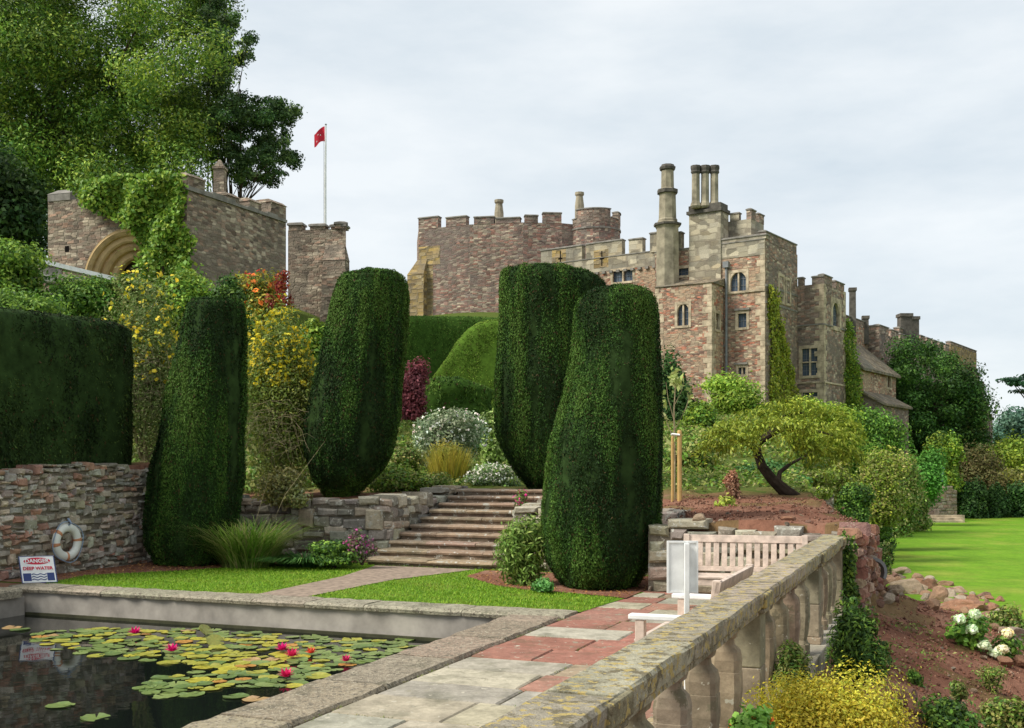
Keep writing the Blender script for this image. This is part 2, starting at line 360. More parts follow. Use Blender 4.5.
def blades(name, P, dirs, length, width, colr, mat, parent=None, bend=.5):
    n = len(P); L = np.broadcast_to(np.asarray(length, float).reshape(-1, 1), (n, 1)); dirs = unit(dirs)
    side = unit(np.cross(dirs, np.array([0, 0, 1.])) + 1e-4); hor = dirs.copy(); hor[:, 2] = 0; hor = unit(hor)
    rows = []
    for s_, w_ in ((0, 1), (.4, .9), (.75, .55), (1, .08)):
        c = P + dirs*L*s_ + hor*L*bend*s_**2*.6 - np.array([0, 0, 1.])*L*bend*s_**2.5*.6
        rows += [c - side*width*w_*.5, c + side*width*w_*.5]
    V = np.stack(rows, 1); base = np.arange(n)[:, None]*8
    Fq = np.concatenate([np.concatenate([base+o, base+o+1, base+o+3, base+o+2], 1) for o in (0, 2, 4)], 0)
    return raw_mesh(name, V.reshape(-1, 3), Fq, np.concatenate([colr]*3, 0), mat, parent)

def stems(mb, base, tips, r0, r1, n=5, c=None):
    for tp in tips:
        b = Vector(base) + Vector((rnd.uniform(-1, 1), rnd.uniform(-1, 1), 0))*r0*1.5; tp = Vector(tp)
        m = b.lerp(tp, .5) + Vector((rnd.uniform(-1, 1), rnd.uniform(-1, 1), .6))*(tp-b).length*.08
        mb.tube([b, m, tp], [r0, (r0+r1)/2, r1], n, c)
GREEN = [(.05,.11,.016), (.085,.16,.02), (.13,.21,.03), (.03,.07,.014)]
LIME = [(.12,.18,.016), (.17,.23,.024), (.07,.13,.014), (.21,.25,.03)]
DARK = [(.012,.032,.009), (.024,.055,.013), (.04,.085,.018)]
OLIVE = [(.12,.13,.03), (.17,.17,.05), (.09,.11,.03), (.21,.19,.07)]
YELLOW = [(.42,.36,.03), (.5,.42,.05), (.28,.3,.03), (.36,.36,.05)]
SILVER = [(.13,.18,.10), (.18,.23,.13), (.09,.15,.06), (.23,.27,.18)]
YEW = [(.018,.050,.010), (.030,.078,.013), (.055,.12,.018), (.035,.045,.015)]

def shrub(name, label, cat, px0, px1, yt, yb, d, pal=GREEN, n=3500, leaf=.12, k=9, depth=None, flowers=None, group=None, shell=.6, up=.4, round_=.42, aspect=.55, twig='bark', clump_var=.3):
    """a bush that fills the given extent at distance d: stems and foliage built in world metres"""
    w = (px1-px0)/F*d; h = (yb-yt)/F*d; x, y, z = W((px0+px1)/2, yb, d); dp = depth or w*.8
    o = thing(name, label, cat, (x, y, z), group=group)
    cl = []
    for i in range(k):
        a = rnd.uniform(0, 2*math.pi); rr = math.sqrt(rnd.random())*.62; zz = rnd.uniform(.10, .82)
        q = math.sqrt(max(.15, 1-(max(0, zz-.35)/.75)**2))
        cl.append((x+math.cos(a)*rr*w*.5*q, y+math.sin(a)*rr*dp*.5*q, z+zz*h, w*round_*rnd.uniform(.5, .85), dp*round_*rnd.uniform(.5, .85), h*.3*rnd.uniform(.6, 1)))
    cl.append((x, y, z+h*.42, w*.36, dp*.36, h*.42))
    P, Nn, c = clump_leaves(cl, n, shell, up, .9, pal, clump_var)
    P[:, 2] = np.maximum(P[:, 2], z+.02)
    leaves('foliage', P, Nn, leaf, c, M['leaf'], o, aspect)
    mb = MB(); stems(mb, (x, y, z-.05), [q[:3] for q in cl[:7]], max(.012, w*.02), max(.006, w*.008)); mb.build('stem', M[twig], o)
    if flowers:
        fn, fpal, fs, zmin = flowers; P, Nn, c = clump_leaves(cl, fn*3, .08, .5, .5, fpal, .1)
        ok = P[:, 2] > z+h*zmin; P, Nn, c = P[ok][:fn], Nn[ok][:fn], c[ok][:fn]
        blossom('blossom', P, Nn, fs, c, o)
    return o
def blossom(name, P, Nn, size, c, parent):
    k = 3; P = np.repeat(P, k, 0) + rng.normal(size=(len(P)*k, 3))*size*.3
    o = leaves(name, P, np.repeat(Nn, k, 0)+rng.normal(size=P.shape)*.8, size, np.repeat(c, k, 0), M['blossom'], parent, .8); o['kind'] = 'stuff'; return o

# ------------------------------------------------------------------ terrain
def ss(x, a, b): t = np.clip((x-a)/(b-a), 0, 1); return t*t*(3-2*t)
LAWN_Z = -2.2
def terr(u, v):
    u = np.asarray(u, float); v = np.asarray(v, float); X = AU[0]*u+AV[0]*v; Y = AU[1]*u+AV[1]*v
    zp = np.interp(u, [14, 17, 21, 26, 40, 60, 75, 95, 120, 200], [.92, 1.0, 1.18, 1.5, 3.1, 4.5, 5.3, 5.3, 3.5, 2])
    zl = np.interp(u, [-40, 12, 18, 24, 34, 45, 70, 120], [1.5, 1.62, 1.75, 3.6, 8.0, 8.8, 10, 10])
    lo_, hi_ = np.interp(u, [18, 30], [-19, -26]), np.interp(u, [18, 30], [-12.6, -18])
    left = np.where(u < 17.7, (v < -13.05).astype(float), 1-ss(v, lo_, hi_))
    zp = zp*(1-left) + zl*left
    zp = zp + 5.0*np.exp(-((X+2)**2+(Y-98)**2)/(2*13.0**2))
    slope = -.35*(v+.9) - .06*(14.7-np.maximum(u, 2)) + .05*np.sin(u*2.1)*np.cos(v*2.7+u)
    zo = slope + (LAWN_Z-slope)*np.maximum(ss(v, 1.5, 5), ss(u, 15.6, 21))
    vE = np.interp(u, [13.4, 14.2, 22, 60, 75, 200], [-1.4, -.75, -1.0, -3.4, -3.4, -3.4]); w = np.interp(u, [14, 22, 60], [.2, 1.6, 7])
    rm = ss(v, vE-w, vE)*(1-ss(u, 90, 116))
    z = zp*(1-rm) + zo*rm
    sunk = ((u < 14.5) & (v < -1.25) & (v > -13.05)) | ((u < 16.5) & (v < -3.6) & (v > -13.05)) | ((u < 17.7) & (v < -9.2) & (v > -13.05)) | ((u < 20.55) & (v < -6.45) & (v > -9.42))
    z = np.where(sunk, -1.2, z)
    return z
def ground_z(x, y): u, v = UV(x, y); return float(terr(u, v))
us = np.concatenate([np.arange(-60, -6, 6), np.arange(-6, 8, .7), np.arange(8, 24, .22), np.arange(24, 60, 1.0), np.arange(60, 130, 2.2), np.array([140, 170, 220, 320, 500, 900, 1500])])
vs = np.concatenate([np.array([-900, -500, -300, -180]), np.arange(-120, -40, 6), np.arange(-40, -14, 1.2), np.arange(-14, 6, .22), np.arange(6, 40, 2), np.array([46, 60, 90, 150, 300, 600, 1000])])
UU, VV = np.meshgrid(us, vs, indexing='ij'); ZZ = terr(UU, VV)
XX = AU[0]*UU+AV[0]*VV; YY = AU[1]*UU+AV[1]*VV
gv = np.stack([XX, YY, ZZ], -1).reshape(-1, 3)
nu, nv = UU.shape; idx = np.arange(nu*nv).reshape(nu, nv)
gf = np.stack([idx[:-1, :-1], idx[:-1, 1:], idx[1:, 1:], idx[1:, :-1]], -1).reshape(-1, 4)
uc = (UU[:-1, :-1]+UU[1:, 1:]).ravel()/2; vc = (VV[:-1, :-1]+VV[1:, 1:]).ravel()/2
near_z = ((uc > 7) & (uc < 30) & (vc > -14) & (vc < 8)).astype(float)*np.array([rnd.gauss(0, 1) for _ in uc])
grassy = np.maximum(ss(uc, 18.5, 23), ss(-vc, 13, 14)); grassy = np.clip(grassy + .0, 0, 1)
nn = fbm(np.stack([uc, vc, 0*uc], 1), (.6, .6, 1), 3); grassy = np.clip(grassy + .35*(nn > .25)*(uc < 22), 0, .95)
jz = fbm(gv, (1.7, 1.7, 0), 4)*.07; jz[(UU.ravel() > 24) | (UU.ravel() < 6)] = 0; gv[:, 2] += jz
g = raw_mesh('ground', gv, gf, np.repeat(grassy[:, None], 3, 1), M['soil']); tag(g, kind='structure')
g.data.polygons.foreach_set('use_smooth', [True]*len(g.data.polygons))

def sheet(name, pts, z, mat, kind='structure', n=1):
    mb = MB(); mb.face([(p[0], p[1], z) for p in pts]); return tag(mb.build(name, mat), kind=kind)
sheet('lawn', [AX(13, -6)[:2], AX(13, 70)[:2], AX(89, 70)[:2], AX(89, -6)[:2]][::-1], LAWN_Z+.03, M['lawn'])
sheet('pond_side_lawn', [AX(12.1, -12.9)[:2], AX(12.1, -3.95)[:2], AX(14.45, -3.75)[:2], AX(17.6, -3.75)[:2], AX(17.6, -12.9)[:2]], .0, M['turf'])
# beds of bare earth, laid on the turf sheet, and the worn path to the steps
mb = MB()
def bed(pts, z): mb.face([AX(u, v, z) for u, v in pts])
bed([(14.3,-5.9),(13.95,-5.3),(13.8,-4.6),(13.55,-3.8),(16.3,-3.8),(16.3,-6.9),(15.3,-6.8)], .008)
bed([(17.55,-12.88),(17.55,-9.2),(16.9,-9.3),(16.5,-10.2),(15.6,-10.8),(14.4,-11.5),(13.3,-12.3),(12.15,-12.0),(12.15,-12.88)], .008)
bed([(12.2, -12.9), (12.2, -12.1), (6, -12.1), (-6, -12.1), (-6, -12.9)], -.004)
o = mb.build('flower_bed', M['soil']); tag(o, kind='structure')
sheet('path', [AX(*q)[:2] for q in ((16.38,-8.95),(14.6,-8.55),(12.13,-8.4),(12.13,-7.65),(14.4,-7.6),(16.38,-7.1))], .010, M['gravel'])
# grass blades on the pond-side lawn
n = 60000
u = rng.uniform(12.15, 16.6, n); v = rng.uniform(-12.8, -3.9, n)
def inpoly(u, v, poly):
    r = np.zeros(len(u), bool); j = len(poly)-1
    for i in range(len(poly)):
        (a, b2), (c, d2) = poly[i], poly[j]
        r ^= ((b2 > v) != (d2 > v)) & (u < (c-a)*(v-b2)/(d2-b2+1e-9)+a); j = i
    return r
bad = inpoly(u, v, [(16.38,-8.95),(14.6,-8.55),(12.13,-8.4),(12.13,-7.65),(14.4,-7.6),(16.38,-7.1)]) | inpoly(u, v, [(14.3,-5.9),(13.95,-5.3),(13.8,-4.6),(13.55,-3.8),(16.3,-3.8),(16.3,-6.9),(15.3,-6.8)]) | inpoly(u, v, [(17.55,-12.88),(17.55,-9.2),(16.9,-9.3),(16.5,-10.2),(15.6,-10.8),(14.4,-11.5),(13.3,-12.3),(12.15,-12.0),(12.15,-12.88)])
u, v = u[~bad], v[~bad]
P = np.stack([AU[0]*u+AV[0]*v, AU[1]*u+AV[1]*v, 0*u], 1); D = rng.normal(size=P.shape)*.45; D[:, 2] = 1
tag(blades('grass', P, D, rng.uniform(.025, .05, len(P)), .008, pal_mix([(.08,.165,.009), (.125,.22,.012), (.16,.21,.02), (.055,.12,.008)], len(P)), M['leaf']), 'short bright green grass on the lawn between pond and steps', 'grass', kind='stuff')

# ------------------------------------------------------------------ terrace paving, pond
mb = MB(); u = -3.0; joints = []
PAVE = [(.40,.36,.26), (.37,.345,.27), (.43,.39,.30), (.43,.34,.20), (.34,.155,.115), (.36,.19,.14), (.37,.28,.19)]
while u < 14.4:
    du = rnd.uniform(.42, .72); v = -3.96
    while v < -1.34:
        dv = rnd.uniform(.45, 1.05)
        if -1.34-(v+dv) < .35: dv = -1.34-v
        c = jit(rnd.choices(PAVE, [2.4, 2.6, 2.4, 1, 3.2, 2.8, 1.6])[0], .1); g_ = .009; j = lambda: rnd.uniform(-.01, .01)
        z = rnd.uniform(-.006, .004)
        q = [(u+g_+j(), v+g_+j()), (u+g_+j(), v+dv-g_+j()), (u+du-g_+j(), v+dv-g_+j()), (u+du-g_+j(), v+g_+j())]
        cu, cv = u+du/2, v+dv/2
        top = [AX(a+(cu-a)*.03, b_+(cv-b_)*.03, z) for a, b_ in q]; bot = [AX(a, b_, z-.012) for a, b_ in q]; low = [AX(a, b_, -.06) for a, b_ in q]
        mb.loft([low[::-1], bot[::-1], top[::-1]], c=c); joints += [(u+du*rnd.random(), v) for _ in range(5)] + [(u, v+dv*rnd.random()) for _ in range(7)]; v += dv
    u += du
tag(mb.build('terrace_paving', M['flag']), kind='structure')
sheet('terrace_bed', [AX(-3, -4.0)[:2], AX(-3, -1.2)[:2], AX(14.45, -1.2)[:2], AX(14.45, -4.0)[:2]], -.03, simple_mat('joint_earth', (.13, .12, .075), 1, .5, 12))
jp = np.array([q for q in joints if 1.5 < q[0] < 14.2 and mnoise.noise(Vector((q[0]*1.3, q[1]*1.3, 3))) > .02]); jp = np.repeat(jp, 9, 0) + rng.normal(size=(len(jp)*9, 2))*.022
P = np.stack([AU[0]*jp[:, 0]+AV[0]*jp[:, 1], AU[1]*jp[:, 0]+AV[1]*jp[:, 1], 0*jp[:, 0]-.012], 1); D = rng.normal(size=P.shape)*.7; D[:, 2] = .8
tag(blades('joint_weeds', P, D, rng.uniform(.012, .035, len(P)), .006, pal_mix([(0.0648, 0.0936, 0.0144), (0.1008, 0.1152, 0.0288), (0.1224, 0.1008, 0.0432)], len(P)), M['leaf']), 'tiny weeds and moss growing in the joints of the terrace paving', 'weeds', kind='stuff')
o = thing('pond_wall', 'grey stone edging wall round the rectangular lily pond', 'wall', AX(11.85, -8, 0))
mb = MB(); tfA = lambda a, b, z: AX(a, b, z)
def slabs(mb, a0, a1, mk, c0, lo=.7, hi=1.4):
    a = a0
    while a < a1:
        da = rnd.uniform(lo, hi)
        if a1-(a+da) < .4: da = a1-a
        mk(a+.006, a+da-.006, jit(c0, .16)); a += da
def rough_slab(mb, a0, a1, b0, b1, z0, z1, c, swap=False, nseg=7):
    """slab with a worn, wavy edge and slightly uneven top"""
    rings = []
    for i in range(nseg+1):
        f = i/nseg; a = a0+(a1-a0)*f; e = rnd.uniform(-.018, .018); e2 = rnd.uniform(-.012, .012); zt = z1+rnd.uniform(-.008, .006)
        pr = [(b0+e, z0), (b0+e-.012, z1-.03), (b0+e+.03, zt), ((b0+b1)/2, zt+rnd.uniform(-.006, .006)), (b1+e2-.02, zt), (b1+e2, z1-.03), (b1+e2, z0)]
        rings.append([AX(a, b, z) if not swap else AX(b, a, z) for b, z in pr])
    mb.loft(rings if not swap else [r[::-1] for r in rings], c=c)
slabs(mb, -6, 11.6, lambda p, q, c: rough_slab(mb, p, q, -4.62, -4.0, -.13, .012, c), (.44,.36,.255))
mb.build('edging', M['border'], o)
mb = MB(); slabs(mb, -12.15, -3.97, lambda p, q, c: rough_slab(mb, p, q, 11.62, 12.12, -.05, .02, c, True), (.42,.37,.28))
slabs(mb, -6, 11.5, lambda p, q, c: rough_slab(mb, p, q, -12.15, -11.72, -.10, .02, c), (.36,.32,.24))
mb.build('coping', M['border'], o)
mb = MB()
mb.box(-6, 11.6, -4.55, -4.2, -1.1, -.132, tf=tfA); mb.box(11.66, 12.0, -12.0, -4.3, -1.1, -.052, tf=tfA); mb.box(-6, 11.6, -12.05, -11.8, -1.1, -.102, tf=tfA)
mb.build('inner_face', M['render'], o)
WZ = -.36
mb = MB(); mb.box(-5.9, 11.67, -11.82, -4.53, -1.0, WZ, tf=tfA); tag(mb.build('pond_water', M['water']), kind='structure')
mb = MB(); mb.box(11.61, 11.655, -11.8, -4.6, WZ-.05, WZ+.035, tf=tfA); mb.build('waterline', simple_mat('algae', (.05, .05, .025), .9, .4, 5), o)

# water lilies
def pad_mesh(name, seed, col):
    r_ = random.Random(seed); mb = MB(); n = 22; notch = .25
    ring = [[], []]
    for i in range(n):
        a = notch/2 + (2*math.pi-notch)*i/(n-1); rr = 1+r_.uniform(-.04, .04)
        ring[0].append((.5*rr*math.cos(a), .5*rr*math.sin(a), .004+r_.uniform(0, .004))); ring[1].append((rr*math.cos(a), rr*math.sin(a), .01+r_.uniform(0, .05)*(r_.random() < .5)+(.10*max(0, math.sin(a*1.5+seed))**4 if seed % 2 else 0)))
    cc = (0, 0, .006)
    for i in range(n-1):
        c = jit(col, .14, r_)
        mb.face([cc, ring[0][i], ring[0][i+1]], c); mb.face([ring[0][i], ring[1][i], ring[1][i+1], ring[0][i+1]], jit(col, .14, r_))
        o_, p_ = ring[1][i], ring[1][i+1]; mb.face([o_, (o_[0]*.98, o_[1]*.98, -.02), (p_[0]*.98, p_[1]*.98, -.02), p_], c)
    return mb
M['pad'] = leaf_mat('lily_pad_skin', .05, .35, .4)
PADS = {}
for key, cols, lab in (('green', [(.15,.21,.055), (.20,.26,.08), (.12,.18,.05)], 'round pale green lily pad floating among the others on the dark pond'),
                       ('yellow', [(.40,.36,.04), (.34,.33,.05)], 'yellowing lily pad floating on the dark pond'),
                       ('orange', [(.45,.22,.05), (.42,.27,.12)], 'withered orange brown lily pad floating on the dark pond')):
    PADS[key] = ([], lab)
    for i, c in enumerate(cols):
        ob = pad_mesh('lily_pad', i*7+len(key), c).build('lily_pad', M['pad']); PADS[key][0].append(ob)
PADPOLY = [(25,636),(60,630),(130,628),(190,626),(240,622),(300,634),(330,640),(395,641),(415,646),(385,658),(345,668),(320,676),(300,687),(262,688),(230,686),(196,696),(150,697),(135,690),(150,680),(172,676),(200,670),(180,664),(130,660),(75,654),(30,646)]
pads = []; tries = 0; used = set()
while len(pads) < 285 and tries < 14000:
    tries += 1; px, py = rnd.uniform(20, 420), rnd.uniform(622, 698)
    if not inpoly(np.array([px]), np.array([py]), PADPOLY)[0]: continue
    d = (H-WZ)*F/(py-HY); x = (px-512)/F*d; r_ = rnd.uniform(.065, .125)
    uu, vv = UV(x, d)
    if vv > -4.75 or uu > 11.4 or any((x-a)**2+(d-b2)**2 < ((r_+c2)*.68)**2 for a, b2, c2 in pads): continue
    pads.append((x, d, r_))
for px, py in ((256,700),(236,697),(96,718),(60,706),(12,628),(20,630),(395,643),(405,640),(352,640),(346,632)):
    d = (H-WZ)*F/(py-HY); pads.append(((px-512)/F*d, d, .12))
for x, y, r_ in pads:
    pxx = 512+x/y*F; pyy = HY+(H-WZ)/y*F
    k = rnd.random(); yel = .7 if (185 < pxx < 290 and 638 < pyy < 668) else .24
    key = 'yellow' if k < yel else ('orange' if k > .94 else 'green')
    src = rnd.choice(PADS[key][0]); ob = src if src not in used else src.copy()
    if src in used: COL.objects.link(ob)
    used.add(src); ob.location = (x, y, WZ+.002+rnd.uniform(0, .006)); ob.rotation_euler = (rnd.uniform(-.05, .05), rnd.uniform(-.05, .05), rnd.uniform(0, 6.28)); ob.scale = (r_, r_, r_)
    tag(ob, PADS[key][1], 'lily pad', key + ' lily pads')
# two raised, curled pads
for (px, py, lab) in ((206, 634, 'olive lily pad standing tilted out of the water, nearer the far pond wall'), (215, 645, 'larger olive lily pad curled up beside the yellow pads')):
    d = (H-WZ)*F/(py-HY); ob = pad_mesh('lily_pad', 3, (.24,.24,.05)).build('lily_pad', M['pad']); ob.location = ((px-512)/F*d, d, WZ+.05); ob.scale = (.10, .09, .1); ob.rotation_euler = (.75, .15, rnd.uniform(0, 1)); tag(ob, lab, 'lily pad')
def lily(px, py, col, label, s=1):
    s *= .85
    d = (H-WZ)*F/(py-HY); x = (px-512)/F*d; o = thing('water_lily', label, 'flower', (x, d, WZ), group='water lily flowers')
    P, D = [], []
    for ring, (m_, tilt) in enumerate(((11, .45), (9, .9), (7, 1.6))):
        for i in range(m_):
            a = 2*math.pi*i/m_+ring*.4; P.append((x+.012*math.cos(a), d+.012*math.sin(a), WZ+.03+.008*ring)); D.append((math.cos(a), math.sin(a), tilt))
    P, D = np.array(P), np.array(D)
    blades('petal_whorl', P, D, .085*s, .036*s, pal_mix([tuple(c*.7 for c in col), tuple(c*.55 for c in col)], len(P)), M['blossom'], o, .1)
    mb = MB(); mb.lathe(x, d, [(WZ+.03, .012), (WZ+.06, .018), (WZ+.065, .008)], 8); mb.build('stamen', M['stake'], o)
MAG = (.55, .015, .16)
for px, py, c, lab in ((135,636,MAG,'magenta water lily farthest left on the pond'), (172,654,MAG,'large magenta water lily beside dark open water left of the yellow pads'), (282,653,MAG,'magenta water lily behind the pink pair, right of the yellow pads'),
                       (292,659,(.6,.03,.12),'pinkish red water lily just in front of the magenta one'), (286,680,(.58,.02,.12),'crimson water lily nearest the stone pond edge'), (311,656,(.6,.09,.05),'orange red water lily among pads on the right'), (346,664,(.5,.03,.13),'small crimson water lily farthest right by the stone edge')):
    lily(px, py, c, lab, 1.15 if px < 300 else .85)

# ------------------------------------------------------------------ rubble walls built stone by stone
def rubble_wall(name, label, A, B, z0, ztop, thick, pal, course=(.09, .19), length=(.16, .46), cat='stone wall', cap=None, rough=.03, seed=1, mat='stone'):
    """stones laid between A and B (plan), facing the right-hand side of A->B"""
    r_ = random.Random(seed); A = Vector(A[:2]); B = Vector(B[:2]); Lw = (B-A).length; d = (B-A)/Lw; nrm = Vector((d.y, -d.x))
    zt = ztop if callable(ztop) else (lambda s: ztop)
    mb = MB(); tf = lambda s, p, z: (A.x+d.x*s+nrm.x*p, A.y+d.y*s+nrm.y*p, z)
    z = z0
    while True:
        ch = r_.uniform(*course); s = -r_.uniform(0, .2); any_ = False
        while s < Lw:
            ln = r_.uniform(*length)*(.7+ch*2.5); s0, s1 = max(s, 0), min(s+ln, Lw); s += ln
            if s1-s0 < .05: continue
            top = zt((s0+s1)/2)
            if z + ch*.5 > top: continue
            any_ = True
            kk = r_.random(); h = ch*(r_.uniform(1.4, 1.75) if kk < .14 else (r_.uniform(.45, .6) if kk > .86 else r_.uniform(.85, 1.1))); wv = .03*math.sin(s0*2.1+z*9)+.018*math.sin(s0*5.3+z*4); zz = z+wv+r_.uniform(-.02, .02); zb = min(zz+h, top+.03); p = r_.uniform(0, rough)+(.022 if kk < .14 else 0); g_ = .005; e = min(.035, ch*.26)
            j = lambda a=.02: r_.uniform(-a, a)
            outer = [(s0+g_+j(), zz+g_+j()), (s1-g_+j(), zz+g_+j()), (s1-g_+j(), zb-g_+j()), (s0+g_+j(), zb-g_+j())]
            cx, cz = (s0+s1)/2, (zz+zb)/2
            inner = [(a+(cx-a)*min(.5, e/abs(cx-a+1e-6)) + j(.008), b+(cz-b)*min(.5, e/abs(cz-b+1e-6)) + j(.008)) for a, b in outer]
            c = jit(r_.choice(pal), .22, r_)
            mb.loft([[tf(a, -thick, b) for a, b in outer], [tf(a, p-.03, b) for a, b in outer], [tf(a, p+.012+j(.012), b) for a, b in inner]], c=c)
        z += ch
        if not any_: break
    n = max(2, int(Lw/.5))
    for i in range(n):
        a, b = Lw*i/n, Lw*(i+1)/n; t_ = min(zt(a+.01), zt(b-.01))-.1
        if t_ > z0: mb.box(a, b, -thick*.8, -.022, z0-.1, t_, (.20,.17,.13), tf=lambda s, p, zz: tf(s, p, zz))
    o = mb.build(name, M[mat]); 
    return tag(o, label, cat)
TAN = [(.46,.38,.28), (.54,.45,.33), (.42,.35,.27), (.36,.30,.24), (.62,.57,.47), (.50,.40,.30), (.48,.28,.20), (.46,.43,.37), (.40,.36,.29), (.33,.30,.25)]
GREYS = [(.36,.33,.26), (.44,.40,.31), (.30,.27,.22), (.48,.43,.33), (.39,.33,.24), (.25,.23,.19)]
REDS = [(.34,.17,.12), (.40,.22,.16), (.30,.14,.10), (.40,.28,.21), (.30,.19,.145)]
rubble_wall('retaining_wall', 'mottled rubble retaining wall with lifebuoy below the dark yew hedge', AX(2, -12.9), AX(17.5, -12.9), -.05, lambda s: 1.68+.03*math.sin(s*1.7), .35, TAN, (.05, .12), (.10, .27), seed=3, rough=.014)
rubble_wall('dry_stone_wall', 'low dry stone wall left of the garden steps under a bulging yew', AX(17.5, -12.9), AX(17.5, -9.22), -.02, lambda s: 1.12+.06*math.sin(s*3), .4, GREYS, (.14, .26), (.2, .42), seed=4)
rubble_wall('dry_stone_wall', 'short stone cheek wall climbing along the left edge of the steps', AX(17.52, -9.2), AX(20.9, -9.28), -.02, lambda s: 1.12+.12*s/3, .5, GREYS, (.12, .24), (.2, .42), seed=5)
rubble_wall('dry_stone_wall', 'short stone cheek wall along the right edge of the steps', AX(20.6, -6.47), AX(16.4, -6.47), -.02, lambda s: 1.2-.12*s/4, .3, GREYS, (.12, .24), (.2, .42), seed=6)
rubble_wall('dry_stone_wall', 'dry stone wall behind the leafy shrub right of the steps', AX(16.4, -6.45), AX(16.4, -3.7), -.02, 1.0, .4, GREYS, (.12, .24), (.2, .42), seed=7)
rubble_wall('dry_stone_wall', 'stacked dark stone wall between the largest yew and the slatted bench', AX(14.45, -3.75), AX(14.45, -.95), -.02, lambda s: .90+.05*math.sin(s*4), .4, GREYS, (.12, .24), (.2, .45), seed=8)
rubble_wall('red_stone_wall', 'ragged red stone end wall of the soil mound beyond the balustrade', AX(13.1, -.95), AX(15.4, -.90), -.55, lambda s: .93+.08*math.sin(s*5)-.04*s, .22, REDS, (.05, .12), (.09, .22), rough=.10, seed=9, mat='rock')

# ------------------------------------------------------------------ garden steps
o = thing('garden_steps', 'flight of worn brown stone steps rising from the lawn between the yews', 'steps', AX(16.4, -8, 0))
for i in range(10):
    mb = MB(); u0 = 16.4+i*.41; z = .122*(i+1); vl = -9.16; v = vl
    while v < -6.5:
        dv = rnd.uniform(.7, 1.3); dv = dv if -6.5-(v+dv) > .3 else -6.5-v
        rough_slab(mb, v+.004, v+dv-.004, u0+.015+rnd.uniform(-.012, .012), u0+.55, z-.06, z+rnd.uniform(-.006, .006), jit((.34,.25,.175), .16), True, 4)
        v += dv
    mb.box(u0+.05, u0+.6, vl+.02, -6.52, z-.2, z-.055, jit((.21,.155,.11), .12), tf=tfA)
    mb.build('step', M['stone'], o)

# ------------------------------------------------------------------ balustrade
o = thing('stone_balustrade', 'lichened stone balustrade with chunky balusters along the terrace edge', 'balustrade', AX(8, -1.12, 0))
VC = -1.195; PIERS = [.3, 3.7, 7.1, 10.5, 12.75]
def prof_bar(mb, a0, a1, prof, c, wob=.004):
    """a moulded bar: half-widths by height, along u"""
    k = max(2, int((a1-a0)/.18)); rings = []
    for i in range(k+1):
        a = a0+(a1-a0)*i/k; L = [AX(a, VC-w+rnd.uniform(-wob, wob), z+rnd.uniform(-wob, wob)) for w, z in prof]; Rr = [AX(a, VC+w+rnd.uniform(-wob, wob), z+rnd.uniform(-wob, wob)) for w, z in prof]
        rings.append(L + Rr[::-1])
    mb.loft(rings, c=c)
CP = [(.095, .755), (.095, .785), (.108, .792), (.112, .80), (.128, .812), (.132, .885), (.122, .90)]
mb = MB(); a = -.5
while a < 13.0:
    da = rnd.uniform(1.1, 1.6); da = da if 13.0-(a+da) > .5 else 13.0-a
    prof_bar(mb, a+.004, a+da-.004, CP, jit((.40,.355,.26), .12)); a += da
mb.build('coping', M['rail'], o)
for p in PIERS:
    mb = MB(); mb.box(p-.125, p+.125, VC-.135, VC+.135, .765, .80, jit((.36,.32,.23), .1), tf=tfA); mb.box(p-.14, p+.14, VC-.15, VC+.15, .802, .893, jit((.34,.30,.19), .1), tf=tfA)
    mb.build('pier_cap', M['rail'], o, bevel=.012)
    mb = MB(); c = jit((.27,.225,.155), .16)
    mb.box(p-.105, p+.105, VC-.105, VC+.105, .12, .42, c, tf=tfA); mb.box(p-.105, p+.105, VC-.105, VC+.105, .423, .77, jit((.27,.225,.155), .16), tf=tfA); mb.box(p-.12, p+.12, VC-.12, VC+.12, .055, .119, jit(c, .1), tf=tfA)
    mb.build('pier', M['balus'], o, bevel=.008)
for p, q in zip(PIERS[:-1], PIERS[1:]):
    for i in range(4):
        a = p+(q-p)*(i+1)/5; mb = MB(); c = jit((.27,.22,.15), .18)
        prof = [(.235, .105), (.30, .105), (.305, .088), (.325, .075), (.36, .088), (.47, .108), (.55, .104), (.552, .100), (.60, .104), (.635, .092), (.66, .055), (.685, .05), (.69, .075), (.715, .085), (.74, .085)]
        rings = []
        for z, w in prof:
            z = .055+(z-.235)*.715/.505; w *= .78; ch = w*.30; rings.append([AX(a+x*1.0, VC+y*1.0, z) for x, y in ((-w, -w+ch), (-w, w-ch), (-w+ch, w), (w-ch, w), (w, w-ch), (w, -w+ch), (w-ch, -w), (-w+ch, -w))])
        mb.loft([r[::-1] for r in rings], c=c); mb.build('baluster', M['balus'], o)
mb = MB(); a = -.5
while a < 12.9:
    da = rnd.uniform(.7, 1.2); da = da if 12.9-(a+da) > .4 else 12.9-a
    mb.box(a+.005, a+da-.005, VC-.15, VC+.17, -.06, .055, jit((.36,.33,.26), .14), tf=tfA); mb.box(a+.005, a+da-.005, VC-.13, VC+.13, -1.4, -.062, jit((.22,.20,.16), .14), tf=tfA); a += da
mb.build('plinth', M['balus'], o, bevel=.01)

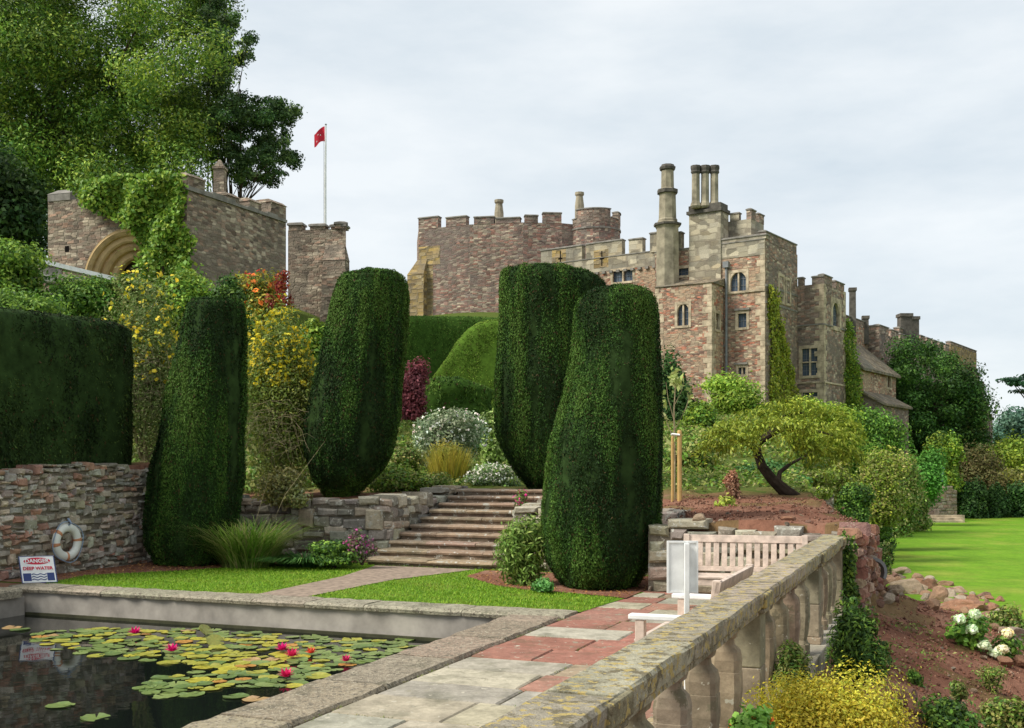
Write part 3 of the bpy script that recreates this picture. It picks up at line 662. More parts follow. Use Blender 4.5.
# ------------------------------------------------------------------ benches, small signs
def make_bench(label, L=1.5):
    o = thing('slatted_bench', label, 'bench', world=False, group='pale slatted wooden benches on the terrace')
    for sx in (-1, 1):
        x = sx*(L/2-.035)
        mb = MB(); mb.box(x-.035, x+.035, -.29, -.22, 0, .60); mb.build('leg', M['wood'], o, bevel=.006)
        mb = MB(); mb.hexa([(x-.035, .19, 0), (x+.035, .19, 0), (x-.035, .26, 0), (x+.035, .26, 0), (x-.035, .28, .93), (x+.035, .28, .93), (x-.035, .34, .93), (x+.035, .34, .93)]); mb.build('leg', M['wood'], o, bevel=.006)
        mb = MB(); mb.box(x-.045, x+.045, -.34, .24, .602, .645); mb.build('armrest', M['white'], o, bevel=.01)
        mb = MB(); mb.box(x-.025, x+.025, -.215, .19, .36, .425); mb.build('side_rail', M['wood'], o, bevel=.004)
    mb = MB(); mb.box(-L/2+.072, L/2-.072, -.285, -.255, .34, .42)
    for i in range(6): mb.box(-L/2+.01, L/2-.01, -.30+i*.083, -.30+i*.083+.07, .427, .45)
    mb.build('seat', M['wood'], o, bevel=.005)
    mb = MB(); tilt = lambda x, y, z: (x, y+(z-.45)*.17, z)
    mb.box(-L/2+.0, L/2-.0, .225, .265, .83, .92, tf=tilt); mb.box(-L/2+.072, L/2-.072, .225, .26, .47, .53, tf=tilt)
    k = 14
    for i in range(k):
        x = -L/2+.10+(L-.2)*i/(k-1); mb.box(x-.032, x+.032, .235, .255, .531, .829, tf=tilt)
    mb.build('backrest', M['wood'], o, bevel=.004)
    return o
bA = make_bench('pale slatted bench facing across the terrace, before the dark dry stone wall', 1.44)
x, y, _ = W(744, 600, 12.75); bA.scale = (1, 1, .94); bA.location = (x, y, 0); bA.rotation_euler = (0, 0, TERR_ROT+.13)
bB = copy_tree(bA); bB['label'] = 'pale bench with its back to the balustrade, mostly hidden by the coping'
bB.location = AX(8.55, -1.84, 0); bB.rotation_euler = (0, 0, TERR_ROT-math.pi/2)
x, y, _ = W(686, 610, 7.4); o = thing('notice_board', 'small white notice panel on a post seen from behind beside the bench', 'sign', (x, y, 0))
mb = MB(); mb.box(x-.125, x+.075, y-.012, y+.0, .845, 1.185); mb.build('panel', M['white'], o, bevel=.003)
mb = MB(); mb.box(x-.129, x-.117, y-.02, y+.004, .84, 1.19); mb.box(x+.067, x+.079, y-.02, y+.004, .84, 1.19); mb.box(x-.116, x+.066, y-.02, y+.004, 1.178, 1.19); mb.box(x-.116, x+.066, y-.02, y+.004, .84, .852); mb.build('panel_frame', M['white'], o)
mb = MB(); mb.box(x-.017, x+.017, y-.05, y-.021, 0, 1.175); mb.build('post', M['white'], o, bevel=.004)

# lifebuoy on the wall
d = 17.0; bx, by, bz = AX(12.75+.15, -12.80); bz = .50
bx, by = -.407*17.15, 17.15; 
o = thing('lifebuoy', 'white lifebuoy with faded orange bands hanging on the rubble wall', 'lifebuoy', (bx, by, bz))
nx = Vector((AV[0], AV[1], 0)); tx = Vector((AU[0], AU[1], 0)); Cb = Vector((bx, by, bz)) + nx*.05
def torus(R0, r0, a0, a1, n=40, m=12, flat=.8):
    rings = []
    for i in range(n+1):
        a = a0+(a1-a0)*i/n; e = tx*math.cos(a)+Vector((0, 0, 1))*math.sin(a)
        rings.append([Cb+e*(R0+r0*math.cos(2*math.pi*j/m))+nx*(r0*flat*math.sin(2*math.pi*j/m)) for j in range(m)])
    return rings
mb = MB(); mb.loft(torus(.225, .07, 0, 2*math.pi), cap=False); mb.build('ring', M['buoy'], o, True)
for a in (.12, math.pi*.5+.9, math.pi+.12, math.pi*1.5-.05):
    mb = MB(); mb.loft(torus(.225, .0725, a-.1, a+.1, 4)); mb.build('band', M['buoy_band'], o, True)
mb = MB(); mb.tube([Cb+tx*math.cos(a)*(.315+.015*math.sin(4*a))+Vector((0,0,1))*math.sin(a)*(.315+.015*math.sin(4*a))+nx*.03 for a in np.linspace(0, 6.28, 40)], .009, 5); mb.tube([Cb+Vector((0,0,.2))-tx*.03, Cb+Vector((0,0,.3))+nx*.08, Cb+Vector((0,0,.36))+tx*.03], .02, 6); mb.build('rope', M['rope'], o, True)

# danger sign leaning at the pond corner
x, y, _ = W(40, 585, 15.7); o = thing('danger_sign', 'white DANGER DEEP WATER sign with red oval propped at the pond corner', 'sign', (x, y, 0.02), world=False)
o.rotation_euler = (0, 0, .38)
tl = lambda a, b, z: (a - .14*z, b+z*.38, z*.93)
mb = MB(); mb.box(-.235, .235, 0, .012, .0, .40, tf=tl); mb.build('panel', M['white'], o)
mb = MB(); mb.box(-.03, .03, .25, .28, 0, .30); mb.box(-.03, .03, .14, .26, .265, .295); mb.build('prop', M['stake'], o)
mb = MB()
mb.face([tl(.175*math.cos(a), -.004, .325+.052*math.sin(a)) for a in np.linspace(0, 2*math.pi, 28, endpoint=False)]); mb.build('oval', M['sign_red'], o)
mb = MB(); mb.box(-.205, -.1, -.004, -.001, .03, .145, tf=tl); mb.box(.11, .205, -.004, -.001, .03, .145, tf=tl)
for k_ in range(3):
    zc = .05+.038*k_; xs = np.linspace(-.095, .105, 16)
    for a, b in zip(xs[:-1], xs[1:]):
        f1, f2 = zc+.008*math.sin(a*70), zc+.008*math.sin(b*70); mb.face([tl(a, -.004, f1-.007), tl(b, -.004, f2-.007), tl(b, -.004, f2+.007), tl(a, -.004, f1+.007)])
mb.build('wave_symbol', M['sign_navy'], o)
def text(body, size, cx, zc, mat, parent, name):
    cu = bpy.data.curves.new(name, 'FONT'); cu.body = body; cu.size = size; cu.align_x = 'CENTER'; cu.align_y = 'CENTER'; cu.offset = .002
    t = bpy.data.objects.new(name, cu); COL.objects.link(t); dg = bpy.context.evaluated_depsgraph_get(); dg.update()
    me = bpy.data.meshes.new_from_object(t.evaluated_get(dg)); bpy.data.objects.remove(t)
    for v_ in me.vertices: v_.co = tl(v_.co.x+cx, -.009, v_.co.y+zc)
    me.materials.clear(); return link(name, me, mat, parent)
text('DANGER', .078, 0, .325, M['white'], o, 'lettering'); text('DEEP WATER', .066, 0, .215, M['sign_red'], o, 'lettering')
mb = MB()
for q in ((-.235, .235, .392, .40), (-.235, .235, 0, .008)): mb.box(q[0], q[1], -.003, -.001, q[2], q[3], tf=tl)
for q in ((-.235, -.222), (.222, .235)): mb.box(q[0], q[1], -.003, -.001, .009, .391, tf=tl)
mb.build('border', M['sign_navy'], o)

# ------------------------------------------------------------------ masonry helpers for the castle
def px_on(px, A, B):
    """distance along A->B (plan) where picture column px meets it, and its depth"""
    k = (px-512)/F; ax, ay = A[0], A[1]; dx, dy = B[0]-ax, B[1]-ay; Lw = math.hypot(dx, dy)
    t = (k*ay-ax)/(dx-k*dy); return t*Lw, ay+t*dy
def zpx(py, d): return H+(HY-py)*d/F
def edge_tf(A, B):
    dx, dy = B[0]-A[0], B[1]-A[1]; Lw = math.hypot(dx, dy); dx /= Lw; dy /= Lw
    return (lambda a, p, z: (A[0]+dx*a+dy*p, A[1]+dy*a-dx*p, z)), Lw     # p: outwards
def wall_face(mb, A, B, z0, z1, holes=(), depth=.3):
    tf, Lw = edge_tf(A, B)
    xs = sorted({0, Lw, *[h[0] for h in holes], *[h[1] for h in holes]}); zs = sorted({z0, z1, *[h[2] for h in holes], *[h[3] for h in holes]})
    for a, b in zip(xs[:-1], xs[1:]):
        for c, d in zip(zs[:-1], zs[1:]):
            ma, mz = (a+b)/2, (c+d)/2
            if any(h[0] < ma < h[1] and h[2] < mz < h[3] for h in holes): continue
            mb.face([tf(a, 0, c), tf(b, 0, c), tf(b, 0, d), tf(a, 0, d)])
    for a, b, c, d in [h[:4] for h in holes]:
        mb.face([tf(a, 0, c), tf(a, 0, d), tf(a, -depth, d), tf(a, -depth, c)]); mb.face([tf(b, 0, d), tf(b, 0, c), tf(b, -depth, c), tf(b, -depth, d)])
        mb.face([tf(a, 0, c), tf(a, -depth, c), tf(b, -depth, c), tf(b, 0, c)]); mb.face([tf(a, 0, d), tf(b, 0, d), tf(b, -depth, d), tf(a, -depth, d)])
def window(parent, A, B, h, kind='square', lights=2, transom=0, depth=.26, fmat='dressed', fw=.16):
    tf, _ = edge_tf(A, B); a, b, c, d = h; mb = MB(); e = .035
    def bar(a0, a1, c0, c1, p0=-.12, p1=e): mb.box(a0, a1, p0, p1, c0, c1, tf=lambda x, p, z: tf(x, p, z))
    bar(a-fw, a+.03, c-fw*.8, d+fw); bar(b-.03, b+fw, c-fw*.8, d+fw); bar(a+.031, b-.031, d-.03, d+fw, -.12, e-.004); bar(a+.031, b-.031, c-fw*.8, c+.03, -.12, e+.03)
    for i in range(1, lights): x = a+(b-a)*i/lights; bar(x-.05, x+.05, c+.03, d-.03, -.2, -.02)
    for i in range(transom): z = c+(d-c)*(i+1)/(transom+1); bar(a+.03, b-.03, z-.045, z+.045, -.19, -.03)
    if kind == 'arch':
        m, hw = (a+b)/2, (b-a)/2; zs = d-hw*1.25
        for sgn in (-1, 1):
            arc = [(m+sgn*hw*math.cos(q), zs+(d-zs)*math.sin(q)) for q in np.linspace(0, math.pi/2, 8)]
            for (x0, y0), (x1, y1) in zip(arc[:-1], arc[1:]):
                pts = [tf(x0, .004, y0), tf(x0, .004, d), tf(x1, .004, d), tf(x1, .004, y1)]; mb.face(pts if sgn > 0 else pts[::-1])
                pts = [tf(x0, .004, y0), tf(x1, .004, y1), tf(x1, -.2, y1), tf(x0, -.2, y0)]; mb.face(pts)
    f = mb.build('window', M[fmat], parent)
    mb = MB(); mb.face([tf(a, -depth+.02, c), tf(b, -depth+.02, c), tf(b, -depth+.02, d), tf(a, -depth+.02, d)]); mb.build('pane', M['glass'], f)
    mb = MB(); nb = max(2, int((b-a)/.3)); nc = max(2, int((d-c)/.4))
    for i in range(1, nb): x = a+(b-a)*i/nb; mb.box(x-.012, x+.012, -depth+.03, -depth+.05, c, d, tf=lambda x_, p, z: tf(x_, p, z))
    for i in range(1, nc): z = c+(d-c)*i/nc; mb.box(a, b, -depth+.052, -depth+.07, z-.012, z+.012, tf=lambda x_, p, z_: tf(x_, p, z_))
    mb.build('glazing_bar', M['lead'], f)
def block(parent, plan, z0, z1, mat='red', wins=(), name='wall', roof=True):
    """walls on a counter-clockwise plan; wins: (edge, px0, px1, py0, py1, kwargs)"""
    mb = MB(); n = len(plan); todo = []
    for i in range(n):
        A, B = plan[i], plan[(i+1) % n]; holes = []
        for w in wins:
            if w[0] != i: continue
            (a0, d0), (a1, d1) = px_on(w[1], A, B), px_on(w[2], A, B); dm = (d0+d1)/2; h = (a0, a1, zpx(w[4], dm), zpx(w[3], dm)); holes.append(h); todo.append((A, B, h, w[5] if len(w) > 5 else {}))
        wall_face(mb, A, B, z0, z1, holes)
    if roof: mb.face([(*p[:2], z1-.02) for p in plan])
    o = mb.build(name, M[mat], parent)
    for A, B, h, kw in todo: window(parent, A, B, h, **kw)
    return o
def merlons(parent, A, B, z, items, mat='grey', thick=.5, px=True, low=None, name='parapet'):
    """battlement on one edge; items: (px0, px1, py_top) or (a0, a1, ztop)"""
    tf, Lw = edge_tf(A, B); mb = MB(); cp = MB()
    if low: mb.box(0, Lw, -thick, .02, z, z+low, tf=tf); cp.box(0, Lw, -thick-.03, .06, z+low, z+low+.07, tf=tf); z0 = z+low+.07
    else: z0 = z
    for it in items:
        if px: (a0, d0), (a1, d1) = px_on(it[0], A, B), px_on(it[1], A, B); zt = zpx(it[2], (d0+d1)/2)
        else: a0, a1, zt = it
        a0, a1 = min(a0, a1), max(a0, a1)
        mb.box(a0, a1, -thick, .021, z0-.01, zt-.12, tf=tf); cp.box(a0-.05, a1+.05, -thick-.05, .08, zt-.12, zt-.04, tf=tf)
        cp.hexa([tf(a0-.05, -thick-.05, zt-.04), tf(a1+.05, -thick-.05, zt-.04), tf(a0-.05, .08, zt-.04), tf(a1+.05, .08, zt-.04), tf(a0+.02, -thick*.6, zt+.02), tf(a1-.02, -thick*.6, zt+.02), tf(a0+.02, -.06, zt+.02), tf(a1-.02, -.06, zt+.02)], skip='b')
    w = mb.build(name, M[mat], parent); cp.build('capstone', M['capstone'], w); return w
def course(parent, A, B, z, h=.16, out=.09, mat='capstone', name='string_course', a0=0, a1=None):
    tf, Lw = edge_tf(A, B); mb = MB(); mb.box(a0, a1 or Lw, -.05, out, z, z+h, tf=tf); return mb.build(name, M[mat], parent)
def quoins(parent, A, B, z0, z1, a, side, mat='dressed'):
    """corner blocks at distance a along A->B, growing towards side"""
    tf, Lw = edge_tf(A, B); mb = MB(); z = z0; i = 0
    while z < z1:
        hh = rnd.uniform(.32, .5); w = .62 if i % 2 else .34; w *= rnd.uniform(.85, 1.15)
        mb.box(min(a, a+side*w), max(a, a+side*w), -.02, .022, z+.01, min(z+hh, z1)-.01, tf=tf); z += hh; i += 1
    mb.build('quoin', M[mat], parent)

# ---- main tower block of the castle
o = thing('castle_tower', 'tall red sandstone castle tower with clustered chimneys and yellow green creeper', 'castle tower', CS(-4, 3, 4.5))
c = lambda s, t: CS(s, t)[:2]
main = [c(-8.4, 0), c(0, 0), c(0, 6.0), c(-8.4, 6.0)]; ZT = 17.0
block(o, main, 3, ZT, 'red', [(0, 730, 746.5, 272, 292, dict(kind='arch', lights=2)), (0, 737.5, 747, 313, 328, dict(lights=1)), (0, 738, 746, 367, 375, dict(lights=2)), (0, 676, 689, 268, 276, dict(lights=1)), (1, 779, 783.5, 276, 302, dict(lights=1)), (1, 786, 790, 280, 304, dict(lights=1))])
mb = MB(); tf, L_ = edge_tf(main[1], main[2]); mb.box(.02, L_-.02, -.3, .03, 3, ZT+.02, tf=tf); 
side = block(o, [c(.05, .03), c(.06, .03), c(.06, 5.97), c(.05, 5.97)], 3, ZT-.05, 'grey', [(1, 779, 783.5, 276, 302, dict(lights=1)), (1, 786, 790, 280, 304, dict(lights=1))], 'grey_side', roof=False)  # thin skin of greyer stone over the right-hand wall
merlons(o, main[0], main[1], ZT, [(650, 658, 232), (668, 681, 232), (721, 766, 236)], 'ashlar', low=.1)
merlons(o, main[1], main[2], ZT, [(.1, 5.9, 17.75)], 'grey', px=False)
tf, L_ = edge_tf(main[0], main[1])
mb = MB(); a0, _ = px_on(721, main[0], main[1]); mb.box(a0, L_-.02, -.05, .03, zpx(257, 76), ZT-.01, tf=tf); mb.build('ashlar_band', M['ashlar'], o)
quoins(o, main[0], main[1], 5, ZT, L_, -1); tf1, L1 = edge_tf(main[1], main[2]); quoins(o, main[1], main[2], 5, ZT, 0, 1); quoins(o, main[1], main[2], 5, ZT-1, L1, -1)
course(o, main[0], main[1], zpx(293, 76), .14, .09, 'dressed', a0=a0, a1=L_)
course(o, main[1], main[2], zpx(293, 78), .14, .09, 'capstone'); course(o, main[1], main[2], zpx(309, 78), .14, .09, 'capstone')
for p0, p1, py in ((735, 750, 311), (734.5, 748, 365)):
    (q0, dd), (q1, _) = px_on(p0, main[0], main[1]), px_on(p1, main[0], main[1]); mb = MB(); mb.box(q0, q1, .0, .14, zpx(py, dd), zpx(py, dd)+.14, tf=tf); mb.build('hood_mould', M['capstone'], o)
# projecting lower block
low = [c(-7.34, -2), c(-3.0, -2), c(-3.0, .02), c(-7.34, .02)]; ZL = zpx(283, 75.6)
block(o, low, 3, ZL, 'red', [(0, 677, 689, 304, 326, dict(kind='arch', lights=2)), (1, 715.5, 719.5, 313, 330, dict(lights=1))], 'projecting_wall')
quoins(o, low[0], low[1], 5, ZL, edge_tf(low[0], low[1])[1], -1); quoins(o, low[0], low[1], 5, ZL, 0, 1); quoins(o, low[1], low[2], 5, ZL-.2, 0, 1)
mb = MB(); mb.hexa([c(-7.4, -2.1)+(ZL,), c(-2.9, -2.1)+(ZL-.05,), c(-7.4, .0)+(ZL,), c(-2.9, .0)+(ZL-.1,), c(-7.4, -.02)+(ZL+.8,), c(-2.9, -.02)+(ZL+.5,), c(-7.4, .0)+(ZL+.82,), c(-2.9, .0)+(ZL+.52,)]); mb.build('weathering', M['slate'], o)
# raised turret
tur = [c(-5.0, 1.3), c(-1.55, 1.3), c(-1.55, 3.6), c(-5.0, 3.6)]; ZU = zpx(222, 78)
block(o, tur, ZT-.5, ZU, 'ashlar', name='turret'); merlons(o, tur[0], tur[1], ZU, [(720, 726.5, 213), (730, 739, 212.5)], 'ashlar', .35); merlons(o, tur[1], tur[2], ZU, [(.0, .8, ZU+.75), (1.4, 2.3, ZU+.7)], 'grey', .35, px=False)
# chimney base and flues
def octa(px, d, prof, n=8):
    x = (px-512)/F*d; return x, [(zpx(py, d), r) for py, r in prof]
base = [c(-5.62, -.12), c(-3.2, -.12), c(-3.2, 1.2), c(-5.62, 1.2)]; ZB = zpx(213, 77.5)
block(o, base, ZL+.3, ZB, 'ashlar', name='chimney_base')
tf, L_ = edge_tf(base[0], base[1]); mb = MB(); mb.box(-.15, L_+.1, -1.4, .14, ZB, ZB+.22, tf=tf); mb.box(-.03, L_, -1.2, .03, ZB+.22, ZB+.6, tf=tf); mb.build('cornice', M['chimcap'], o)
for px in (696, 705.3, 714.6):
    d = 77.4; x, pr = octa(px, d, [(208, .30), (206, .40), (203, .33), (201, .285), (174, .275), (172, .36), (170.5, .33), (168, .37), (165.5, .36)])
    mb = MB(); mb.lathe(x, d+.1, pr[:5], 8); ch = mb.build('chimney', M['chim'], o); mb = MB(); mb.lathe(x, d+.1, [(z+.002, r) for z, r in pr[4:]], 8); mb.build('chimney_cap', M['chimcap'], ch)
x, pr = octa(667.5, 78.4, [(300, .85), (232, .80), (229, .8), (226, .92), (224, .95), (222.5, .72), (220.5, .72), (219, .64), (195, .60), (193.5, .70), (190, .70), (188.5, .47), (171, .45), (170, .56), (167.5, .6), (166.5, .5), (165, .46)])
mb = MB(); mb.lathe(x, 78.4, pr[:13], 8, rot=.39); ch = mb.build('chimney', M['chim'], o); mb = MB(); mb.lathe(x, 78.4, [(z+.002, r) for z, r in pr[12:]], 8, rot=.39); mb.build('chimney_cap', M['chimcap'], ch)
mb = MB(); mb.lathe(x, 78.4, [(zpx(226.5, 78.4), .9), (zpx(226, 78.4), 1.0), (zpx(224, 78.4), 1.02), (zpx(223.6, 78.4), .8)], 8, rot=.39); mb.build('chimney_ring', M['chimcap'], ch); mb = MB(); mb.lathe(x, 78.4, [(zpx(194.5, 78.4), .62), (zpx(193.6, 78.4), .75), (zpx(190, 78.4), .75), (zpx(189.5, 78.4), .55)], 8, rot=.39); mb.build('chimney_ring', M['chimcap'], ch)
# drainpipe with hopper
a, d = px_on(727, main[0], main[1]); tf, _ = edge_tf(main[0], main[1]); mb = MB(); mb.tube([tf(a, .12, zpx(405, d)), tf(a, .12, zpx(268, d))], .085, 8); mb.box(a-.2, a+.2, .03, .3, zpx(268, d), zpx(262, d), tf=tf); mb.tube([tf(a, .12, zpx(343, d)), tf(a-.55, .14, zpx(352, d)), tf(a-.6, .14, zpx(400, d))], .06, 6); mb.build('drainpipe', M['lead'], o)

# ---- hall range to the left of it
o = thing('castle_hall', 'red walled castle range with a pale ashlar parapet and yellow framed window', 'castle range', CS(-14, 5, 8))
hall = [c(-19.8, 2), c(-8.42, 2), c(-8.42, 9), c(-19.8, 9)]; ZH = zpx(270, 84)
block(o, hall, 6, ZH, 'red', [(0, 612.5, 633, 270, 282, dict(lights=2))])
merlons(o, hall[0], hall[1], ZH, [(541, 582, 247), (586, 622, 241), (629, 642.5, 238)], 'ashlar', .5, low=1.05)
tf, L_ = edge_tf(hall[0], hall[1]); mb = MB(); k = 0
for i in range(18):
    a = .3+i*.62; mb.box(a, a+.26, .0, .17, ZH-.2, ZH-.02, tf=tf)
mb.build('corbel_table', M['capstone'], o)
mb = MB()
for px in (560.5, 602): a, d = px_on(px, hall[0], hall[1]); mb.box(a-.05, a+.05, .021, .03, zpx(266, d), zpx(251, d), tf=tf); mb.box(a-.2, a+.2, .021, .0305, zpx(259.5, d), zpx(258, d), tf=tf)
mb.build('arrow_slit', M['dark'], o)  # flat plates on the wall, the slits' shade put into their colour
for px in (558, 600): a, d = px_on(px, hall[0], hall[1]); mb = MB(); mb.box(a-.55, a+.75, .0, .0205+.003, zpx(268, d), zpx(250, d), tf=tf); mb.build('lichened_panel', M['lichen_wall'], o)

# ---- the round keep
o = thing('castle_keep', 'broad grey battlemented shell keep with a round turret and orange lichened buttress', 'castle keep', (2, 95, 12))
xy = lambda px, d: ((px-512)/F*d, d)
K0, Ka, Kb, K1 = xy(418.5, 93.8), xy(470, 91.8), xy(523, 91.0), xy(562, 91.3); dc = xy(595, 92.6); dr = 2.12; ZK = zpx(225, 92)
arc = [(dc[0]+dr*math.cos(q), dc[1]+dr*math.sin(q)) for q in np.linspace(R(205), R(400), 15)]
plan = [K0, Ka, Kb, K1] + arc + [xy(612, 106), xy(436, 106), xy(417, 99)]
block(o, plan, 9, ZK, 'keep')
merlons(o, K0, Ka, ZK, [(418.5, 438, 216.5), (446, 466, 216)], 'keep', .6); merlons(o, Ka, Kb, ZK, [(474, 494, 216), (496, 520, 217)], 'keep', .6); merlons(o, Kb, K1, ZK, [(525, 538, 214.5), (543, 561.5, 212)], 'keep', .6)
for i in range(len(arc)-1):
    merlons(o, arc[i], arc[i+1], ZK, [(0, edge_tf(arc[i], arc[i+1])[1], ZK+(1.15 if (i < 7 and i > 0) else (.45 if i in (0, 7, 8) else 1.05)))], 'grey', .5, px=False); course(o, arc[i], arc[i+1], zpx(229, 91), .14, .07)
mb = MB(); tf, L_ = edge_tf(K0, Ka); zb = zpx(272, 92); a1, _ = px_on(427, K0, Ka)
mb.hexa([tf(-.95, -3, 9), tf(a1, -3, 9), tf(-1.0, .7, 9), tf(a1, .7, 9), tf(-.75, -3, zb), tf(a1, -3, zb), tf(-.75, .6, zb), tf(a1, .6, zb)]); mb.hexa([tf(-.78, -3, zb), tf(a1, -3, zb), tf(-.78, .63, zb), tf(a1, .63, zb), tf(-.1, -2.8, zpx(256, 92)), tf(a1, -2.8, zpx(256, 92)), tf(-.1, .02, zpx(256, 92)), tf(a1, .02, zpx(256, 92))], skip='b'); mb.build('buttress', M['lichen_wall'], o)
mb = MB(); a2, _ = px_on(440, K0, Ka); mb.box(.02, a2, -.1, .012, zpx(262, 92), zpx(243, 92), tf=tf); a3, _ = px_on(433, K0, Ka); mb.box(a1, a3, -.1, .012, 9, zpx(262.2, 92), tf=tf); mb.build('lichened_panel', M['lichen_wall'], o)
for px, py in ((499, 200), (579.5, 192.5)):
    x, d = xy(px, 96); mb = MB(); mb.lathe(x, d, [(ZK-1, .42), (zpx(py+13, d), .40), (zpx(py+4, d), .30), (zpx(py+2.5, d), .40), (zpx(py, d), .40)], 10); mb.build('chimney', M['chim'], o)

# ---- second tower, ranges and chimneys receding to the right
o = thing('castle_bay_tower', 'smaller battlemented castle tower with tall mullioned windows right of the main tower', 'castle tower', CS(1, 8, 4.5))
t2 = [c(-.5, 6.02), c(2, 6.02), c(2, 10.8), c(-.5, 10.8)]; Z2 = zpx(284, 79)
block(o, t2, 2.5, Z2, 'grey', [(0, 801.5, 818, 348, 376, dict(lights=2, transom=1, fw=.2)), (0, 802, 818, 392, 410.5, dict(lights=2, transom=1, fw=.2)), (1, 832.5, 839.5, 303, 327, dict(kind='arch', lights=1, fw=.35))])
merlons(o, t2[0], t2[1], Z2, [(798, 803, 277), (812, 823.5, 275.5)], 'grey', .4); merlons(o, t2[1], t2[2], Z2, [(.0, 1.7, Z2+.72), (2.5, 4.4, Z2+.6)], 'grey', .4, px=False)
for e in (0, 1):
    A, B = t2[e], t2[e+1]; course(o, A, B, zpx(325, 79), .1, .06); course(o, A, B, zpx(383, 79), .12, .07, 'dressed')
quoins(o, t2[0], t2[1], 5, Z2, edge_tf(t2[0], t2[1])[1], -1); quoins(o, t2[1], t2[2], 5, Z2, 0, 1); quoins(o, t2[1], t2[2], 5, Z2, edge_tf(t2[1], t2[2])[1], -1)
o = thing('castle_long_range', 'long receding castle range with slate lean-to roofs and squat chimneys', 'castle range', CS(0, 30, 4))
zz = lambda px, py, A, B: zpx(py, px_on(px, A, B)[1])
r1 = [c(0, 10.82), c(0, 22.6), c(-5, 22.6), c(-5, 10.82)]; Z3 = zpx(322, 89)
r1 = [c(-5, 10.82), c(0, 10.82), c(0, 22.6), c(-5, 22.6)]
block(o, r1, 2, Z3, 'red'); merlons(o, r1[1], r1[2], Z3, [(.2, 5.2, Z3+.65), (6.0, 11, Z3+.6)], 'grey', .5, px=False)
for (px, d, y0, y1, r_) in ((852.5, 90, 322, 288, .34), (865.5, 93, 330, 316, .33)):
    x, _ = xy(px, d); mb = MB(); mb.lathe(x, d, [(zpx(y0, d)-1.2, r_*1.1), (zpx(y1+4, d), r_), (zpx(y1+3, d), r_*1.3), (zpx(y1, d), r_*1.3)], 4, rot=.6); mb.build('chimney', M['chimcap'], o)
r2 = [c(-4, 22.62), c(1, 22.62), c(1, 31), c(-4, 31)]; Z4 = zpx(337, 96)
block(o, r2, 2, Z4, 'grey', name='square_turret'); merlons(o, r2[0], r2[1], Z4, [(.2, 1.6, Z4+.7), (2.4, 4.95, Z4+.7)], 'grey', .5, px=False); merlons(o, r2[1], r2[2], Z4, [(0, 2.6, Z4+.75), (3.4, 5.6, Z4+.7), (6.3, 8.2, Z4+.6)], 'grey', .5, px=False)
r3 = [c(-4, 31.02), c(.2, 31.02), c(.2, 50), c(-4, 50)]; block(o, r3, 2, zpx(338, 103), 'grey', name='rear_wall'); merlons(o, r3[1], r3[2], zpx(338, 103), [(q, q+1.5, zpx(338, 103)+.75) for q in np.arange(.3, 17.5, 2.4)], 'grey', .5, px=False)
for (px, d, w) in ((904.5, 102, 13), (913, 104, 10)):
    x, _ = xy(px, d); hw = w/2/F*d; mb = MB(); zt = zpx(314 if w > 11 else 317, d); mb.box(x-hw*.85, x+hw*.85, d-.5, d+.5, zpx(345, d), zt-.3); mb.box(x-hw, x+hw, d-.62, d+.62, zt-.3, zt); mb.build('chimney', M['chimcap'], o)
ZF0 = zpx(408, 86)
# lean-to with pitched stone-slate roof, and a lower one in front
ll = [c(.02, 11.2), c(3, 11.2), c(3, 20.4), c(.02, 20.4)]; ZE = zpx(373, 86)
block(o, ll, 2, ZE, 'red', [(1, 887, 891, 366+8, 388, dict(lights=1))], 'lean_to')
mb = MB(); mb.hexa([CS(3.3, 11.0, ZE-.1), CS(3.3, 20.8, ZE-.1), CS(-.05, 11.0, ZE+2.7), CS(-.05, 20.8, ZE+2.7), CS(3.3, 11.0, ZE+.1), CS(3.3, 20.8, ZE+.1), CS(-.05, 11.0, ZE+2.9), CS(-.05, 20.8, ZE+2.9)]); mb.build('roof', M['slate'], o)
mb = MB(); mb.face([CS(3, 11.18, ZE), CS(.02, 11.18, ZE+2.6), CS(.02, 11.18, ZE)]); mb.build('gable', M['red'], o)
mb = MB(); mb.face([CS(4.6, 11.38, ZF0), CS(3.02, 11.38, ZF0+1.0), CS(3.02, 11.38, ZF0-.5), CS(4.6, 11.38, ZF0-.5)]); mb.build('gable', M['grey'], o)
l2 = [c(3.02, 11.4), c(4.6, 11.4), c(4.6, 18.2), c(3.02, 18.2)]; ZF = zpx(408, 86)
block(o, l2, 1, ZF, 'grey', name='low_wall')
mb = MB(); mb.hexa([CS(4.85, 11.1, ZF-.05), CS(4.85, 18.5, ZF-.05), CS(3.02, 11.1, ZF+.95), CS(3.02, 18.5, ZF+.95), CS(4.85, 11.1, ZF+.12), CS(4.85, 18.5, ZF+.12), CS(3.02, 11.1, ZF+1.15), CS(3.02, 18.5, ZF+1.15)]); mb.build('roof', M['slate'], o)
o = thing('castle_end_wall', 'dark ragged buttressed end of the castle beyond the ivy covered tree', 'castle wall', CS(0, 58, 2))
e1 = [c(-4, 50.02), c(.3, 50.02), c(.3, 62), c(-4, 62)]; A, B = e1[1], e1[2]
block(o, e1, -1, zpx(352, 124), 'lichen_wall'); merlons(o, A, B, zpx(352, 124), [(0, 11.8, zpx(349, 124))], 'grey', .5, px=False)
for i, (t0, t1, s1, py) in enumerate(((62.02, 64, .2, 378), (64.02, 66.2, .25, 386), (66.22, 68, .4, 405), (68.02, 69.5, .5, 418))):
    block(o, [c(-3.5+i*.2, t0), c(s1, t0), c(s1, t1), c(-3.5+i*.2, t1)], -2, zpx(py-5, 128), 'grey', name='buttress')
mb = MB(); 
